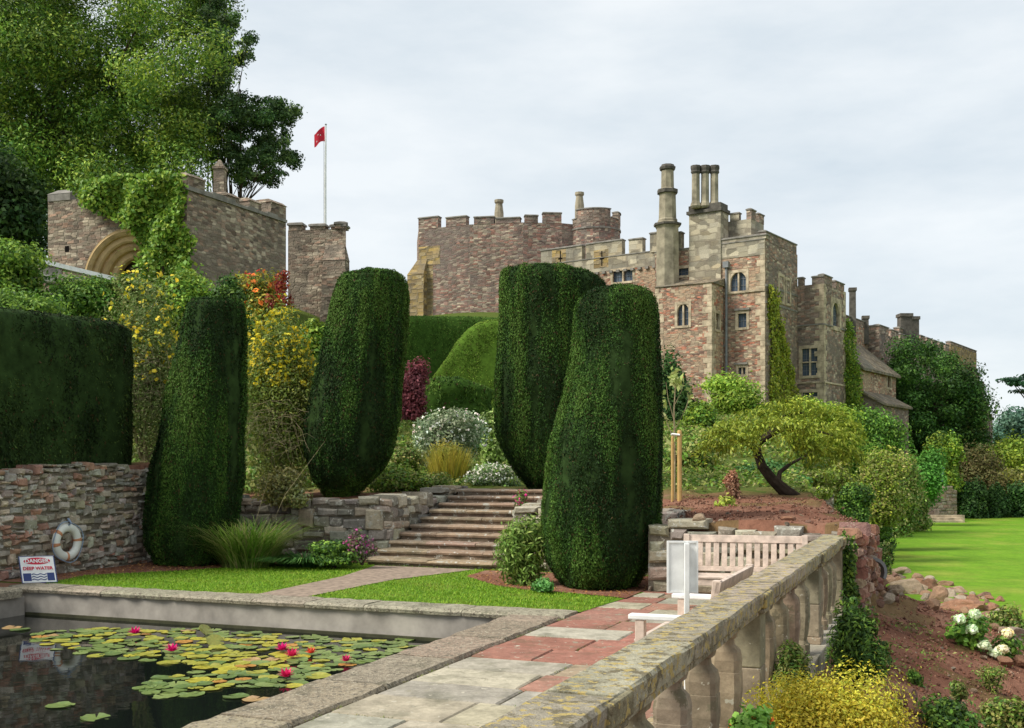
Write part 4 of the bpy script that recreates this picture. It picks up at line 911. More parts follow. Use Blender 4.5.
# creepers on the masonry
def creeper(name, label, pts_fn, n, leaf, pal, stems_pts=None, base=(0, 0, 0)):
    o = thing(name, label, 'climbing plant', base); P, Nn = pts_fn(n); leaves('foliage', P, Nn, leaf, pal_mix(pal, len(P)), M['leaf'], o, .7)
    if stems_pts: mb = MB(); [mb.tube(s, .04, 5) for s in stems_pts]; mb.build('stem', M['bark'], o)
    return o
def on_edge(A, B, poly, bulge=.3):
    """leaf points over a picture polygon on the wall A->B, lumpy in depth"""
    tf, _ = edge_tf(A, B); pa = []
    for px, py in poly: a, d = px_on(px, A, B); pa.append((a, zpx(py, d)))
    lo, hi = np.min(pa, 0), np.max(pa, 0)
    def fn(n):
        q = rng.uniform(lo, hi, (n*4, 2)); jit_ = rng.normal(size=q.shape)*.12; ok = inpoly(q[:, 0]+jit_[:, 0], q[:, 1]+jit_[:, 1], pa); q = q[ok][:n]
        p = np.abs(rng.random(len(q)))*bulge*(.6+.5*np.sin(q[:, 0]*3.1+1)*np.cos(q[:, 1]*2.3)); P = np.array([tf(a, .02+b, z) for (a, z), b in zip(q, p)])
        out = np.array(tf(0, 1, 0))-np.array(tf(0, 0, 0)); return P, out + .7*rng.normal(size=P.shape) + np.array([0, 0, .4])
    return fn
creeper('wall_creeper', 'bright yellow green creeper climbing the corner of the tall tower', on_edge(main[1], main[2], [(766,284),(775,290),(779,315),(785,345),(791,375),(796,412),(768,412),(768,380),(769,340),(766,310)], .5), 5500, .2, [(.19,.21,.02), (.25,.25,.03), (.14,.18,.02), (.09,.13,.014)], [[CS(.1, 1.5, 4.5), CS(.15, .9, 10), CS(.1, .5, 13)]], CS(.1, 1.5, 4.5))
creeper('wall_creeper', 'narrow green creeper in the angle right of the smaller castle tower', on_edge(c(1.7, 10.95), c(3.4, 10.95), [(846,318),(853,326),(857,350),(861,380),(864,422),(846,424)], .8), 3600, .16, GREEN+LIME, [[CS(2.3, 10.9, 3.5), CS(2.1, 10.9, 12)]], CS(2.3, 10.9, 3.5))

# ---- gatehouse on the left, and the square tower beside it
o = thing('gatehouse', 'ruined stone gatehouse with a ribbed round arch beneath yellow green creeper', 'gatehouse', xy(187, 38)+(7,))
G0, G1, G2 = xy(48, 39.8), xy(187, 38), xy(286, 43.2)
tf, LG = edge_tf(G0, G1); ac, dA = px_on(127, G0, G1); zc = zpx(281, dA); RR = [1.86, 1.62, 1.40, 1.16, .92]; DD = [0, .16, .34, .56, .8]
mb = MB(); zt = zpx(193, 38.5)
wall_face(mb, G0, G1, 5.5, zt, [(ac-RR[0], ac+RR[0], 5.5+.01, zc+RR[0])], .9)
for a_, b_ in ((ac-RR[0], 1), (ac+RR[0], -1)): pass
q = np.linspace(0, math.pi, 37)
for t0, t1 in zip(q[:-1], q[1:]):
    p = [(ac+RR[0]*math.cos(t), zc+RR[0]*math.sin(t)) for t in (t0, t1)]
    mb.face([tf(p[0][0], .003, p[0][1]), tf(p[0][0], .003, zc+RR[0]+.01), tf(p[1][0], .003, zc+RR[0]+.01), tf(p[1][0], .003, p[1][1])])
back0, back1, back2 = xy(52, 41.2), xy(180, 39.6), xy(284, 45)
wall_face(mb, back1, back0, 5.5, zt); wall_face(mb, back0, G0, 5.5, zt); mb.face([(*G0, zt), (*G1, zt), (*back1, zt), (*back0, zt)])
ga = mb.build('gate_wall', M['gate'], o)
mb = MB()
for i in range(4):
    for t0, t1 in zip(q[:-1], q[1:]):
        pt = lambda r_, t, dp: tf(ac+r_*math.cos(t), -dp, zc+r_*math.sin(t))
        rm_ = RR[i+1]+ .05
        mb.face([pt(RR[i], t0, DD[i]), pt(RR[i], t1, DD[i]), pt(rm_, t1, DD[i]), pt(rm_, t0, DD[i])]); mb.face([pt(rm_, t0, DD[i]), pt(rm_, t1, DD[i]), pt(RR[i+1], t1, DD[i]+.06), pt(RR[i+1], t0, DD[i]+.06)])
        mb.face([pt(RR[i+1], t0, DD[i]+.06), pt(RR[i+1], t1, DD[i]+.06), pt(RR[i+1], t1, DD[i+1]), pt(RR[i+1], t0, DD[i+1])])
        if i % 2 == 0:
            rr_ = (RR[i]+RR[i+1])/2; mb.face([pt(rr_+.06, t0, DD[i]-.001), pt(rr_+.06, t1, DD[i]-.001), pt(rr_, t1, DD[i]-.06), pt(rr_, t0, DD[i]-.06)]); mb.face([pt(rr_, t0, DD[i]-.06), pt(rr_, t1, DD[i]-.06), pt(rr_-.06, t1, DD[i]-.001), pt(rr_-.06, t0, DD[i]-.001)])
    for sg in (-1, 1):
        x0, x1 = ac+sg*RR[i], ac+sg*RR[i+1]; mb.face([tf(x0, -DD[i], 5.5), tf(x1, -DD[i], 5.5), tf(x1, -DD[i], zc), tf(x0, -DD[i], zc)][::sg]); mb.face([tf(x1, -DD[i], 5.5), tf(x1, -DD[i+1], 5.5), tf(x1, -DD[i+1], zc), tf(x1, -DD[i], zc)])
mb.build('arch', M['arch'], o)
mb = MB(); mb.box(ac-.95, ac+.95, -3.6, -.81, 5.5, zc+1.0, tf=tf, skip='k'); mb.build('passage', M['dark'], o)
block(o, [G1, G2, back2, back1], 5, zpx(187, 38)-.1, 'gate', name='curtain_wall')
tf2, L2 = edge_tf(G1, G2); zr = zpx(187, 38)-.1
mb = MB(); a = -.1
while a < L2: da = rnd.uniform(.5, .9); mb.box(a, min(a+da, L2)-.01, -1.2, .07, zr, zr+rnd.uniform(.1, .24), tf=tf2); a += da
mb.build('capstone', M['capstone'], o); mb = MB()
for q0, q1, hh in ((.02, .9, .5), (L2-3.6, L2-2.9, .3), (L2-2.3, L2-1.6, .38), (L2-1.0, L2-.03, .62)): mb.box(q0, q1, -.9, .025, zr+.02, zr+hh, tf=tf2); mb.hexa([tf2(q0-.04, -.9, zr+hh), tf2(q1+.04, -.9, zr+hh), tf2(q0-.04, .07, zr+hh), tf2(q1+.04, .07, zr+hh), tf2(q0+.03, -.7, zr+hh+.14), tf2(q1-.03, -.7, zr+hh+.14), tf2(q0+.03, -.12, zr+hh+.14), tf2(q1-.03, -.12, zr+hh+.14)])
mb.build('parapet', M['gate'], o)
mb = MB(); mb.box(.02, 1.0, -1.2, .04, zt, zt+.25, tf=tf); mb.hexa([tf(.0, -1.2, zt+.25), tf(1.0, -1.2, zt+.25), tf(.0, .05, zt+.25), tf(1.0, .05, zt+.25), tf(.1, -.7, zt+.5), tf(.9, -.7, zt+.5), tf(.1, -.4, zt+.5), tf(.9, -.4, zt+.5)]); mb.build('capstone', M['capstone'], o)
mb = MB(); a, d = px_on(67, G0, G1); mb.box(a-.09, a+.09, .0, .004, zpx(252, d), zpx(246, d), tf=tf); mb.build('putlog_hole', M['dark'], o)  # flat plate, the hole's inner shade painted as near-black
x, d = xy(220, 47); mb = MB(); mb.box(x-.22, x+.22, d-.22, d+.22, 9, zpx(170, d)); mb.box(x-.27, x+.27, d-.27, d+.27, zpx(170, d), zpx(167.5, d)); mb.lathe(x, d, [(zpx(167.5, d), .30), (zpx(160, d), .06)], 4, rot=.78); mb.build('pinnacle', M['gate'], o)
o = thing('square_tower', 'plain grey battlemented tower under the flagpole left of the tallest yew', 'castle tower', xy(317, 47)+(6,))
S0, S1, S2, S3 = xy(288, 46.2), xy(346, 45.8), xy(340, 50.5), xy(290, 50.5)
ZS = zpx(229.5, 46); block(o, [S0, S1, S2, S3], 3, ZS, 'gate'); merlons(o, S0, S1, ZS, [(288.6, 302, 222.5), (310, 325, 223.5), (331, 345.5, 224)], 'gate', .45); merlons(o, S1, S2, ZS, [(0, .9, ZS+.28), (2, 3.5, ZS+.28)], 'gate', .45, px=False)
tf, LS = edge_tf(S0, S1); a, d = px_on(326, S0, S1); mb = MB(); zb = zpx(262, d); mb.hexa([tf(a-.25, -.2, 3), tf(LS+.25, -.2, 3), tf(a-.25, .8, 3), tf(LS+.25, .8, 3), tf(a, -.2, zb), tf(LS+.08, -.2, zb), tf(a, .4, zb), tf(LS+.08, .4, zb)]); mb.hexa([tf(a-.02, -.2, zb), tf(LS+.1, -.2, zb), tf(a-.02, .42, zb), tf(LS+.1, .42, zb), tf(a, -.2, zb+.8), tf(LS-.1, -.2, zb+.8), tf(a, -.05, zb+.8), tf(LS-.1, -.05, zb+.8)], skip='b'); mb.build('buttress', M['gate'], o)
d = 52; x, _ = xy(325.2, d); o = thing('flagpole', 'tall thin white flagpole rising behind the square tower', 'flagpole', (x, d, 8))
mb = MB(); mb.tube([(x, d, 8), (x, d, zpx(180, d)), (x+.03, d, zpx(125.5, d))], [.07, .06, .035], 8); mb.build('pole', M['white'], o); mb = MB(); mb.lathe(x+.03, d, [(zpx(125.5, d), .03), (zpx(124.6, d), .055), (zpx(123.6, d), .02)], 8); mb.build('finial', M['lead'], o)
mb = MB(); mb.tube([(x-.05, d-.04, 10), (x-.06, d-.04, zpx(140, d))], .008, 4); mb.build('halyard', M['lead'], o)
o = thing('red_flag', 'small red flag with white marks drooping from the flagpole top', 'flag', (x, d, zpx(134, d)))
mb = MB(); nxf, nzf = 9, 5; gp = {}
for i in range(nxf+1):
    for j in range(nzf+1):
        f, g_ = i/nxf, j/nzf; gp[i, j] = (x-.02-.50*f, d-.04+.07*math.sin(f*7+g_), zpx(126.5+15*g_, d)-.38*f**1.2+.05*math.sin(f*6)+.12*f*g_)
for i in range(nxf):
    for j in range(nzf): mb.face([gp[i, j], gp[i+1, j], gp[i+1, j+1], gp[i, j+1]])
mb.build('cloth', M['flag_red'], o)
mb = MB()
for i, j in ((3, 2), (5, 1), (6, 3)):
    p = [gp[i, j], gp[i+1, j], gp[i+1, j+1], gp[i, j+1]]; cx = np.mean(p, 0); mb.face([tuple(cx+(np.array(k)-cx)*.5+np.array([0, -.012, 0])) for k in p])
mb.build('emblem', M['white'], o)
rubble_wall('sloping_wall', 'garden wall with a sloping whitish coping in front of the arch', W(20, 300, 35.5), W(118, 300, 36.5), 5.5, lambda s: zpx(259, 35.5)-s*.20, .4, TAN, (.14, .24), (.25, .5), seed=12)
o = [q for q in bpy.data.objects if q.name.startswith('sloping_wall')][0]
A_, B_ = W(20, 0, 35.5), W(118, 0, 36.5); tf, Ls = edge_tf(A_, B_); mb = MB(); z_ = zpx(258.5, 35.5); mb.hexa([tf(0, -.45, z_), tf(Ls, -.45, z_-Ls*.2), tf(0, .1, z_), tf(Ls, .1, z_-Ls*.2), tf(0, -.45, z_+.14), tf(Ls, -.45, z_+.14-Ls*.2), tf(0, .1, z_+.14), tf(Ls, .1, z_+.14-Ls*.2)]); mb.build('coping', M['white'], o)
creeper('wall_creeper', 'large yellow green wisteria spilling over the gatehouse arch', on_edge(G0, G1, [(72,186),(100,180),(140,176),(183,178),(188,200),(182,225),(194,240),(190,262),(205,282),(150,288),(149,262),(142,243),(134,226),(116,217),(102,213),(88,200)], .75), 9500, .17, [(.07,.14,.014), (.11,.19,.02), (.18,.23,.03), (.04,.09,.01)], [[xy(160, 38.2)+(7,), xy(165, 38)+(9.5,), xy(150, 38.3)+(11.5,)]], xy(160, 38.2)+(7,))

# ------------------------------------------------------------------ clipped yews and hedges
def shell_tufts(name, V, Fq, n, size, pal, mat, parent, streak=(3.5, 3.5, .5), droop=.6, w=None):
    P, Nn = on_surface(V, Fq, n); s = fbm(P, streak, 3); s2 = fbm(P, (.9, .9, .55), 3); s3 = fbm(P, (9, 9, 3), 2)
    keep = s + .5*s3 > -.62 + .1*rng.normal(size=len(P)); P, Nn, s, s2 = P[keep], Nn[keep], s[keep], s2[keep]
    P = P + Nn*(rng.uniform(-.02, .05, (len(P), 1)) + .04*np.clip(s[:, None], -.5, .8))
    pal = np.asarray(pal); i = np.clip(((s*1.5+s2*1.5+.85+rng.normal(size=len(P))*.35)*len(pal)/2.0), 0, len(pal)-1).astype(int); c = pal[i]*rng.uniform(.6, 1.45, (len(P), 1)); br = rng.random(len(P)) < .05; c[br] = np.array([.075, .05, .02])*rng.uniform(.6, 1.2, (br.sum(), 1))
    nr = Nn + rng.normal(size=P.shape)*.55; al = np.array([0, 0, 1.])+Nn*.5+rng.normal(size=P.shape)*.5
    return leaves(name, P, nr, size, c, mat, parent, .38, along=al)
YEWP = [(.016,.036,.010), (.024,.058,.012), (.036,.088,.015), (.054,.122,.019), (.080,.150,.025)]
def topiary(label, d, rows, n=34000, size=.07, lean=0, pal=YEWP, depth=1.0):
    """clipped yew from its measured silhouette rows (py, px_left, px_right) standing at distance d"""
    rows = sorted(rows, reverse=True); base = W((rows[0][1]+rows[0][2])/2, rows[0][0], d)
    o = thing('clipped_yew', label, 'topiary tree', base, group='tall clipped yews round the garden steps')
    hw = max(r[2]-r[1] for r in rows)/2/F*d; zs = np.array([zpx(r[0]+2, d-.62*hw) for r in rows]); cx = np.array([((r[1]+r[2])/2-512)/F*d for r in rows]); rx = np.array([(r[2]-r[1])/2/F*d-.055 for r in rows])
    nz_, nth = 46, 56; zz = np.linspace(zs[0], zs[-1], nz_); cxx = np.interp(zz, zs, cx); rxx = np.interp(zz, zs, rx); ry = (rx.max()*.55 + rxx*.45)*depth
    ry = np.minimum(ry, rxx*1.15); V = []
    ytop = np.interp(zz, zs, [0]*len(zs))
    for k in range(nz_):
        for j in range(nth):
            a = 2*math.pi*j/nth; V.append((cxx[k]+rxx[k]*math.cos(a), d+ry[k]*math.sin(a), zz[k]))
    V = np.array(V); nvv = fbm(V, (2.6, 2.6, .8), 4)[:, None]*.055; ctr = np.repeat(np.stack([cxx, 0*cxx+d, zz], 1), nth, 0); V = V + unit(V-ctr)*nvv
    id_ = np.arange(nz_*nth).reshape(nz_, nth); r_ = np.roll(id_, -1, 1); Fq = np.stack([id_[:-1], r_[:-1], r_[1:], id_[1:]], -1).reshape(-1, 4)
    # domed top: rings closing in
    top = []; m_ = 7
    for k in range(1, m_):
        f = 1-k/m_
        for j in range(nth): p = V[id_[-1, j]]; top.append((cxx[-1]+(p[0]-cxx[-1])*f, d+(p[1]-d)*f, p[2]+.04*(1-f**2)+rnd.uniform(-.01, .01)))
    off = len(V); V = np.concatenate([V, np.array(top)]); ring = id_[-1]
    for k in range(m_-1):
        nx_ = off+k*nth+np.arange(nth); Fq = np.concatenate([Fq, np.stack([ring, np.roll(ring, -1), np.roll(nx_, -1), nx_], -1)]); ring = nx_
    me_c = np.tile(np.array([[.02, .04, .012]]), (len(Fq), 1))
    sh = raw_mesh('clipped_mass', V, Fq, me_c, M['yew_core'], o); sh.data.polygons.foreach_set('use_smooth', [True]*len(Fq))
    shell_tufts('foliage', V, Fq, n, size, pal, M['yew'], o)
    mb = MB(); b = Vector((cxx[0], d, zs[0])); mb.tube([b-Vector((0, 0, .3)), b+Vector((.02, 0, .25)), b+Vector((0, 0, .6))], [.2, .17, .15], 8); mb.build('trunk', M['dark_bark'], o)
    return o
topiary('left yew column, broadest at its foot, standing by the rubble retaining wall', 18.9, [(297,190,243),(303,186,245),(320,183,246),(400,166,246),(470,151,244),(520,147,238),(545,149,234),(562,158,226)], 110000, .043)
topiary('big barrel shaped yew with tapered foot above the dry stone wall left of the steps', 21.5, [(267,350,399),(272,340,406),(290,333,408),(320,327,406),(380,312,402),(420,304,401),(450,303,393),(475,311,378),(490,321,360),(499,330,350)], 120000, .046)
topiary('tallest rear yew, wider toward its flat top, right of the steps', 22.8, [(264,501,577),(270,499,600),(280,498,608),(330,497,602),(380,495,592),(430,495,590),(450,502,588),(475,518,582),(490,532,575),(497,540,565)], 120000, .048, depth=.85)
topiary('nearest and largest yew, a bulging bottle shape beside the terrace paving', 15.4, [(284,588,645),(289,579,653),(300,575,656),(350,571,659),(400,560,662),(450,546,663),(500,540,662),(530,540,659),(560,546,652),(580,556,642),(590,566,632)], 170000, .034)

def hedge(name, label, path, width, n, size, pal, group=None, cat='hedge', streak=(2, 2, .8), core='yew_core', jitr=.06):
    """clipped hedge along points (x, y, zbase, ztop)"""
    P = np.array(path, float); seg = np.linalg.norm(np.diff(P[:, :2], axis=0), axis=1); s = np.concatenate([[0], np.cumsum(seg)]); k = max(4, int(s[-1]/.35))
    q = np.linspace(0, s[-1], k); Q = np.stack([np.interp(q, s, P[:, i]) for i in range(4)], 1); T = np.gradient(Q[:, :2], axis=0); T = unit(T); Sd = np.stack([T[:, 1], -T[:, 0]], 1)
    prof = [(1, f) for f in np.linspace(0, .90, 9)] + [(.9, .97), (.6, 1), (.2, 1.01), (-.2, 1.01), (-.6, 1), (-.9, .97)] + [(-1, f) for f in np.linspace(.9, 0, 9)]
    V = []
    for i in range(k):
        e = 1 if 0 < i < k-1 else .75
        for w_, f in prof: V.append((Q[i, 0]+Sd[i, 0]*w_*e*width/2, Q[i, 1]+Sd[i, 1]*w_*e*width/2, Q[i, 2]+(Q[i, 3]-Q[i, 2])*f*(1 if e == 1 else .985)))
    V = np.array(V); V += rng.normal(size=V.shape)*.0 + fbm(V, (1.3, 1.3, 1.3), 3)[:, None]*np.array([1, 1, .5])*jitr
    m_ = len(prof); id_ = np.arange(k*m_).reshape(k, m_); Fq = np.stack([id_[:-1, :-1], id_[:-1, 1:], id_[1:, 1:], id_[1:, :-1]], -1).reshape(-1, 4)
    for i, rev in ((0, 1), (k-1, 0)):
        for j in range(m_//2-1):
            f = [id_[i, j], id_[i, j+1], id_[i, m_-2-j], id_[i, m_-1-j]]; Fq = np.concatenate([Fq, np.array([f[::-1] if rev else f])])
    o = thing(name, label, cat, tuple(Q[0, :3]), group=group)
    raw_mesh('clipped_mass', V, Fq, np.tile([[.02, .04, .01]], (len(Fq), 1)), M[core], o)
    C_ = V.mean(0); shell_tufts('foliage', V, Fq, n, size, pal, M['yew'], o, streak); return o
ph = []
for px, y_, py in ((-60, 15.7, 300), (0, 16.9, 309), (60, 17.9, 316), (128, 19.3, 325)):
    x = (px-512)/F*y_; ph.append((x-.35, y_+.15, 1.45, zpx(py, y_)))
hedge('yew_hedge', 'long dark clipped yew hedge along the top of the rubble retaining wall', ph, 1.2, 80000, .06, [(.012,.026,.007), (.022,.044,.011), (.034,.064,.015), (.06,.10,.02)])
ph = [W(395, 440, 47)[:2] + (2.5, zpx(317.5, 47)), W(440, 440, 48)[:2] + (2.5, zpx(318, 48)), W(520, 440, 49)[:2] + (2.5, zpx(320, 49))]
hedge('tall_hedge', 'tall straight topped green hedge below the round keep', ph, 1.6, 60000, .085, [(.05,.11,.014), (.065,.135,.018), (.085,.16,.022), (.11,.19,.028)], core='mid_core')
ph = [W(px, 440, 43)[:2] + (2.4, zpx(py, 43)) for px, py in ((427, 386), (434, 376), (441, 368), (449, 357), (457, 344), (464, 334), (472, 327), (482, 323), (500, 321), (520, 321))]
hedge('swept_hedge', 'lighter green clipped hedge sweeping upward in a curve below the keep', ph, 1.3, 60000, .075, [(.10,.17,.02), (.13,.21,.025), (.155,.24,.03), (.18,.27,.035)], jitr=.03, core='hedge_core')
hedge('rounded_hedge', 'low rounded box hedge behind the white flowering bush', [W(424, 412, 33)[:2] + (2.0, zpx(380, 33)), W(455, 412, 33)[:2] + (2.0, zpx(377, 33)), W(488, 412, 33.4)[:2] + (2.0, zpx(388, 33.4))], 1.5, 12000, .11, [(.035,.08,.014), (.06,.12,.02), (.09,.16,.025), (.11,.19,.03)], jitr=.25, core='mid_core')

# ------------------------------------------------------------------ trees
def tree(name, label, cat, base, poly, d, dspread, nclump, rpx, n, leaf, pal, trunk_r=.4, group=None, flat=.8, limbs=14, twig='bark', aspect=.55, fork=.45, shell=.75, clump_var=.35):
    """tapered trunk and limbs reaching leaf clumps scattered inside a silhouette at distance d"""
    o = thing(name, label, cat, base, group=group); cl = []; pp = np.array(poly, float); lo, hi = pp.min(0), pp.max(0)
    tries = 0
    while len(cl) < nclump and tries < 9000:
        tries += 1; px, py = rnd.uniform(lo[0], hi[0]), rnd.uniform(lo[1], hi[1])
        if not inpoly(np.array([px]), np.array([py]), poly)[0]: continue
        dd = d+rnd.uniform(-1, 1)*dspread; r = rnd.uniform(*rpx)/F*d; x, y, z = W(px, py, dd); cl.append((x, y, z, r*rnd.uniform(.9, 1.3), r*rnd.uniform(.9, 1.3), r*flat*rnd.uniform(.8, 1.2)))
    P, Nn, c = clump_leaves(cl, n, shell, .35, .9, pal, clump_var)
    leaves('crown', P, Nn, leaf, c, M['leaf'], o, aspect)
    mb = MB(); b = Vector(base); cen = Vector(np.mean(np.array(cl)[:, :3], 0)); top = max(q[2] for q in cl)
    f = b.lerp(Vector((cen.x, cen.y, b.z+(top-b.z)*fork)), 1); mb.tube([b-Vector((0, 0, .3)), b.lerp(f, .4), f, Vector((cen.x, cen.y, b.z+(top-b.z)*.62))], [trunk_r*1.25, trunk_r, trunk_r*.75, trunk_r*.2], 10); mb.build('trunk', M[twig], o)
    mb = MB()
    for q in rnd.sample(cl, min(limbs, len(cl))):
        tp = Vector(q[:3]); st = b.lerp(f, rnd.uniform(.5, 1)); m1 = st.lerp(tp, .5)+Vector((0, 0, (tp-st).length*.1)); mb.tube([st, m1, tp], [trunk_r*.35, trunk_r*.2, trunk_r*.05], 6)
    mb.build('limb', M[twig], o); return o
tree('broadleaf_tree', 'huge yellow green tree towering behind the gatehouse at the top left', 'tree', W(90, 300, 58)[:2]+(8,), [(-70,-90),(170,-90),(205,-10),(232,45),(220,80),(216,120),(210,172),(150,178),(60,200),(20,238),(-70,250)], 58, 7, 250, (15, 36), 270000, .19, [(.04,.09,.014), (.075,.14,.018), (.13,.20,.025), (.025,.065,.011), (.17,.22,.03)], .5, limbs=26, clump_var=.5, aspect=.42)
tree('broadleaf_tree', 'dark green tree with open drooping sprays right of the huge yellow green one', 'tree', W(168, 300, 55)[:2]+(8.5,), [(190,-40),(228,-6),(250,25),(254,60),(236,72),(222,92),(250,98),(285,100),(304,106),(300,120),(288,128),(290,150),(300,165),(272,182),(244,186),(222,172),(205,140),(208,80)], 56, 3.5, 230, (4, 10), 42000, .15, [(.025,.055,.016), (.045,.085,.022), (.075,.12,.03), (.02,.045,.014)], .13, limbs=26, flat=.75, fork=.3, clump_var=.45)
tree('broadleaf_tree', 'dark leaved tree beyond the left end of the gatehouse wall', 'tree', W(5, 300, 50)[:2]+(8,), [(-40,150),(25,165),(50,190),(48,250),(20,268),(-40,275)], 49, 2, 26, (18, 34), 14000, .26, [(.012,.032,.009), (.024,.055,.012), (.04,.075,.018)], .35, limbs=10)  # darker leaf palette than the neighbouring trees
# the dark ivied tree against the long range
tree('evergreen_tree', 'dense dark green evergreen tree against the far end of the castle', 'tree', W(940, 452, 96)[:2]+(2.5,), [(905,345),(925,336),(945,348),(962,362),(972,385),(984,410),(992,440),(960,456),(920,454),(905,436),(895,400),(892,366)], 94, 3.5, 70, (9, 18), 46000, .24, [(.025,.065,.012), (.04,.09,.015), (.06,.12,.018), (.014,.038,.009)], .4, limbs=12, clump_var=.45)
# cedar sprays and far trees at the right edge
tree('cedar_tree', 'cedar with flat dark sprays reaching in at the right edge', 'tree', W(1085, 520, 80)[:2]+(-2.2,), [(1006,382),(1022,372),(1080,365),(1120,380),(1120,470),(1050,420),(1024,400),(1012,394)], 80, 2, 34, (9, 15), 7000, .26, [(.014,.042,.022), (.022,.06,.03), (.03,.075,.035)], .4, limbs=24, flat=.22)
for px0, px1, yt, yb, d, lab in ((985, 1040, 414, 455, 190, 'hazy blue green tree far off at the right edge, the leftmost of three'), (1004, 1070, 402, 455, 200, 'hazy blue green tree far off at the right edge, the tallest one'), (1050, 1120, 405, 460, 180, 'hazy far tree just outside the right edge')):
    tree('distant_tree', lab, 'tree', W((px0+px1)/2, yb+12, d)[:2]+(-2.0,), [(px0, yb), (px0+3, yt+12), ((px0+px1)/2, yt), (px1-3, yt+12), (px1, yb)], d, 5, 22, (8, 14), 7000, .6, [(.035,.075,.05), (.05,.10,.065), (.07,.12,.08)], .5, limbs=8)  # distance haze is put into the bluish leaf colours

# the weeping conifer on the mound
d = 20.2; bx, by, bz = W(797, 497, d)
o = thing('weeping_conifer', 'spreading yellow green weeping conifer with a dark crooked leaning trunk', 'tree', (bx, by, bz))
mb = MB(); wp = lambda px, py, dd=0: Vector(W(px, py, d+dd))
mb.tube([wp(800, 503), wp(786, 492), wp(772, 479), wp(762, 466), wp(757, 452), wp(764, 438), wp(776, 428)], [.15, .125, .10, .09, .08, .065, .04], 9); mb.build('trunk', M['dark_bark'], o)
mb = MB()
for pts in (((778,482,0),(780,472,.1),(790,464,.3),(802,458,.6),(822,445,.8)), ((757,452,0),(745,440,-.3),(728,432,-.6),(716,432,-.8)), ((762,440,0),(780,430,-.5),(806,428,-.7),(835,436,-.8)), ((764,440,0),(770,424,.6),(790,414,1),(815,412,1.4))):
    L_ = [wp(*p) for p in pts]; mb.tube(L_, list(np.linspace(.055, .012, len(L_))), 7)
mb.build('limb', M['dark_bark'], o)
P, D = [], []
pads_ = [(720,432,13,7,-.6),(712,444,9,6,-.4),(736,424,15,7,.2),(742,438,11,6,-.7),(756,413,17,7,.8),(778,407,20,7,1.0),(802,405,20,7,1.0),(826,413,18,8,.8),(772,421,16,6,-.8),(796,424,15,6,-.9),(818,428,18,7,-.8),(838,436,14,8,-.5),(846,452,11,8,-.2),(828,450,12,7,-.6),(806,444,9,5,-.9),(758,428,12,5,.9),(845,424,10,6,.6)]
for px, py, rx, ry, dd in pads_:
    for _ in range(30):
        a, r_ = rnd.uniform(0, 6.28), math.sqrt(rnd.random()); q = wp(px+rx*r_*math.cos(a), py-ry*.4*(1-r_*r_), dd+rx/F*d*r_*math.sin(a)); ln = rnd.uniform(.18, .68)*(.25+.75*r_**2)
        k = 16
        for i in range(k):
            f = i/k; P.append((q.x+math.cos(a)*.22*f+rnd.gauss(0, .05), q.y+math.sin(a)*.2*f+rnd.gauss(0, .05), q.z-ln*f**1.3*.9+rnd.gauss(0, .03))); D.append((math.cos(a)*.4+rnd.gauss(0, .3), math.sin(a)*.4+rnd.gauss(0, .3), -.9+.7*(1-f)))
P, D = np.array(P), np.array(D)
D2 = rng.normal(size=P.shape); D2[:, 2] = np.abs(D2[:, 2])+.4
leaves('crown', P, D2, .09, pal_mix([(.12,.165,.016), (.17,.205,.022), (.21,.23,.03), (.065,.10,.011)], len(P)), M['leaf'], o, .34, along=D)

# ------------------------------------------------------------------ garden planting
# slope and plants between the steps and the keep
shrub('flowering_bush', 'silvery bush covered in small white flowers beyond the steps', 'bush', 400, 484, 408, 466, 27.5, SILVER, 9000, .085, 14, flowers=(260, [(0.54, 0.54, 0.4896), (0.504, 0.432, 0.4176)], .06, .35))
shrub('spiky_plant', 'yellow olive upright spiky plant in front of the silvery bush', 'plant', 426, 470, 440, 480, 25.3, [(0.1584, 0.144, 0.0216), (0.1152, 0.1224, 0.0216), (0.1944, 0.1656, 0.0288)], 2600, .13, 12, aspect=.16, up=0)
bp = []; x, y, z = W(448, 478, 25); Pn = 700; a = rng.uniform(0, 6.28, Pn); rr = np.sqrt(rng.random(Pn))*.42
blades('leaf_blade', np.stack([x+rr*np.cos(a), y+rr*np.sin(a), z+0*a], 1), np.stack([np.cos(a)*rr*.7+rng.normal(size=Pn)*.15, np.sin(a)*rr*.7, 1+0*a], 1), rng.uniform(.35, .85, Pn), .02, pal_mix([(0.2448, 0.216, 0.0288), (0.1728, 0.1728, 0.0288), (0.3024, 0.2376, 0.0432)], Pn), M['leaf'], bpy.data.objects['spiky_plant'], .15)
shrub('flowering_plant', 'low mound of tiny white flowers beside the top of the steps', 'plant', 462, 522, 462, 490, 24, SILVER+GREEN, 4200, .06, 10, flowers=(330, [(0.5616, 0.5616, 0.5184)], .04, .3))
shrub('leafy_plant', 'pale green leafy plant between the silvery bush and the tallest rear yew', 'plant', 478, 512, 405, 470, 29, [(.14,.2,.05), (.1,.17,.03), (.2,.25,.09)], 4200, .12, 9)
shrub('red_maple', 'dark purplish red leafed maple peeping out behind the barrel shaped yew', 'small tree', 396, 430, 362, 420, 31, [(0.0936, 0.0252, 0.0324), (0.1368, 0.036, 0.0432), (0.0648, 0.018, 0.0216)], 5000, .1, 12)
shrub('ground_cover', 'spreading yellow green ground cover left of the top step', 'ground cover', 366, 428, 462, 494, 22.8, LIME+OLIVE+GREEN, 5000, .07, 10, round_=.5)
shrub('ground_cover', 'olive ground cover at the foot of the yellow spiky plant', 'ground cover', 410, 455, 470, 492, 23.2, OLIVE+GREEN, 3600, .06, 10, round_=.5)
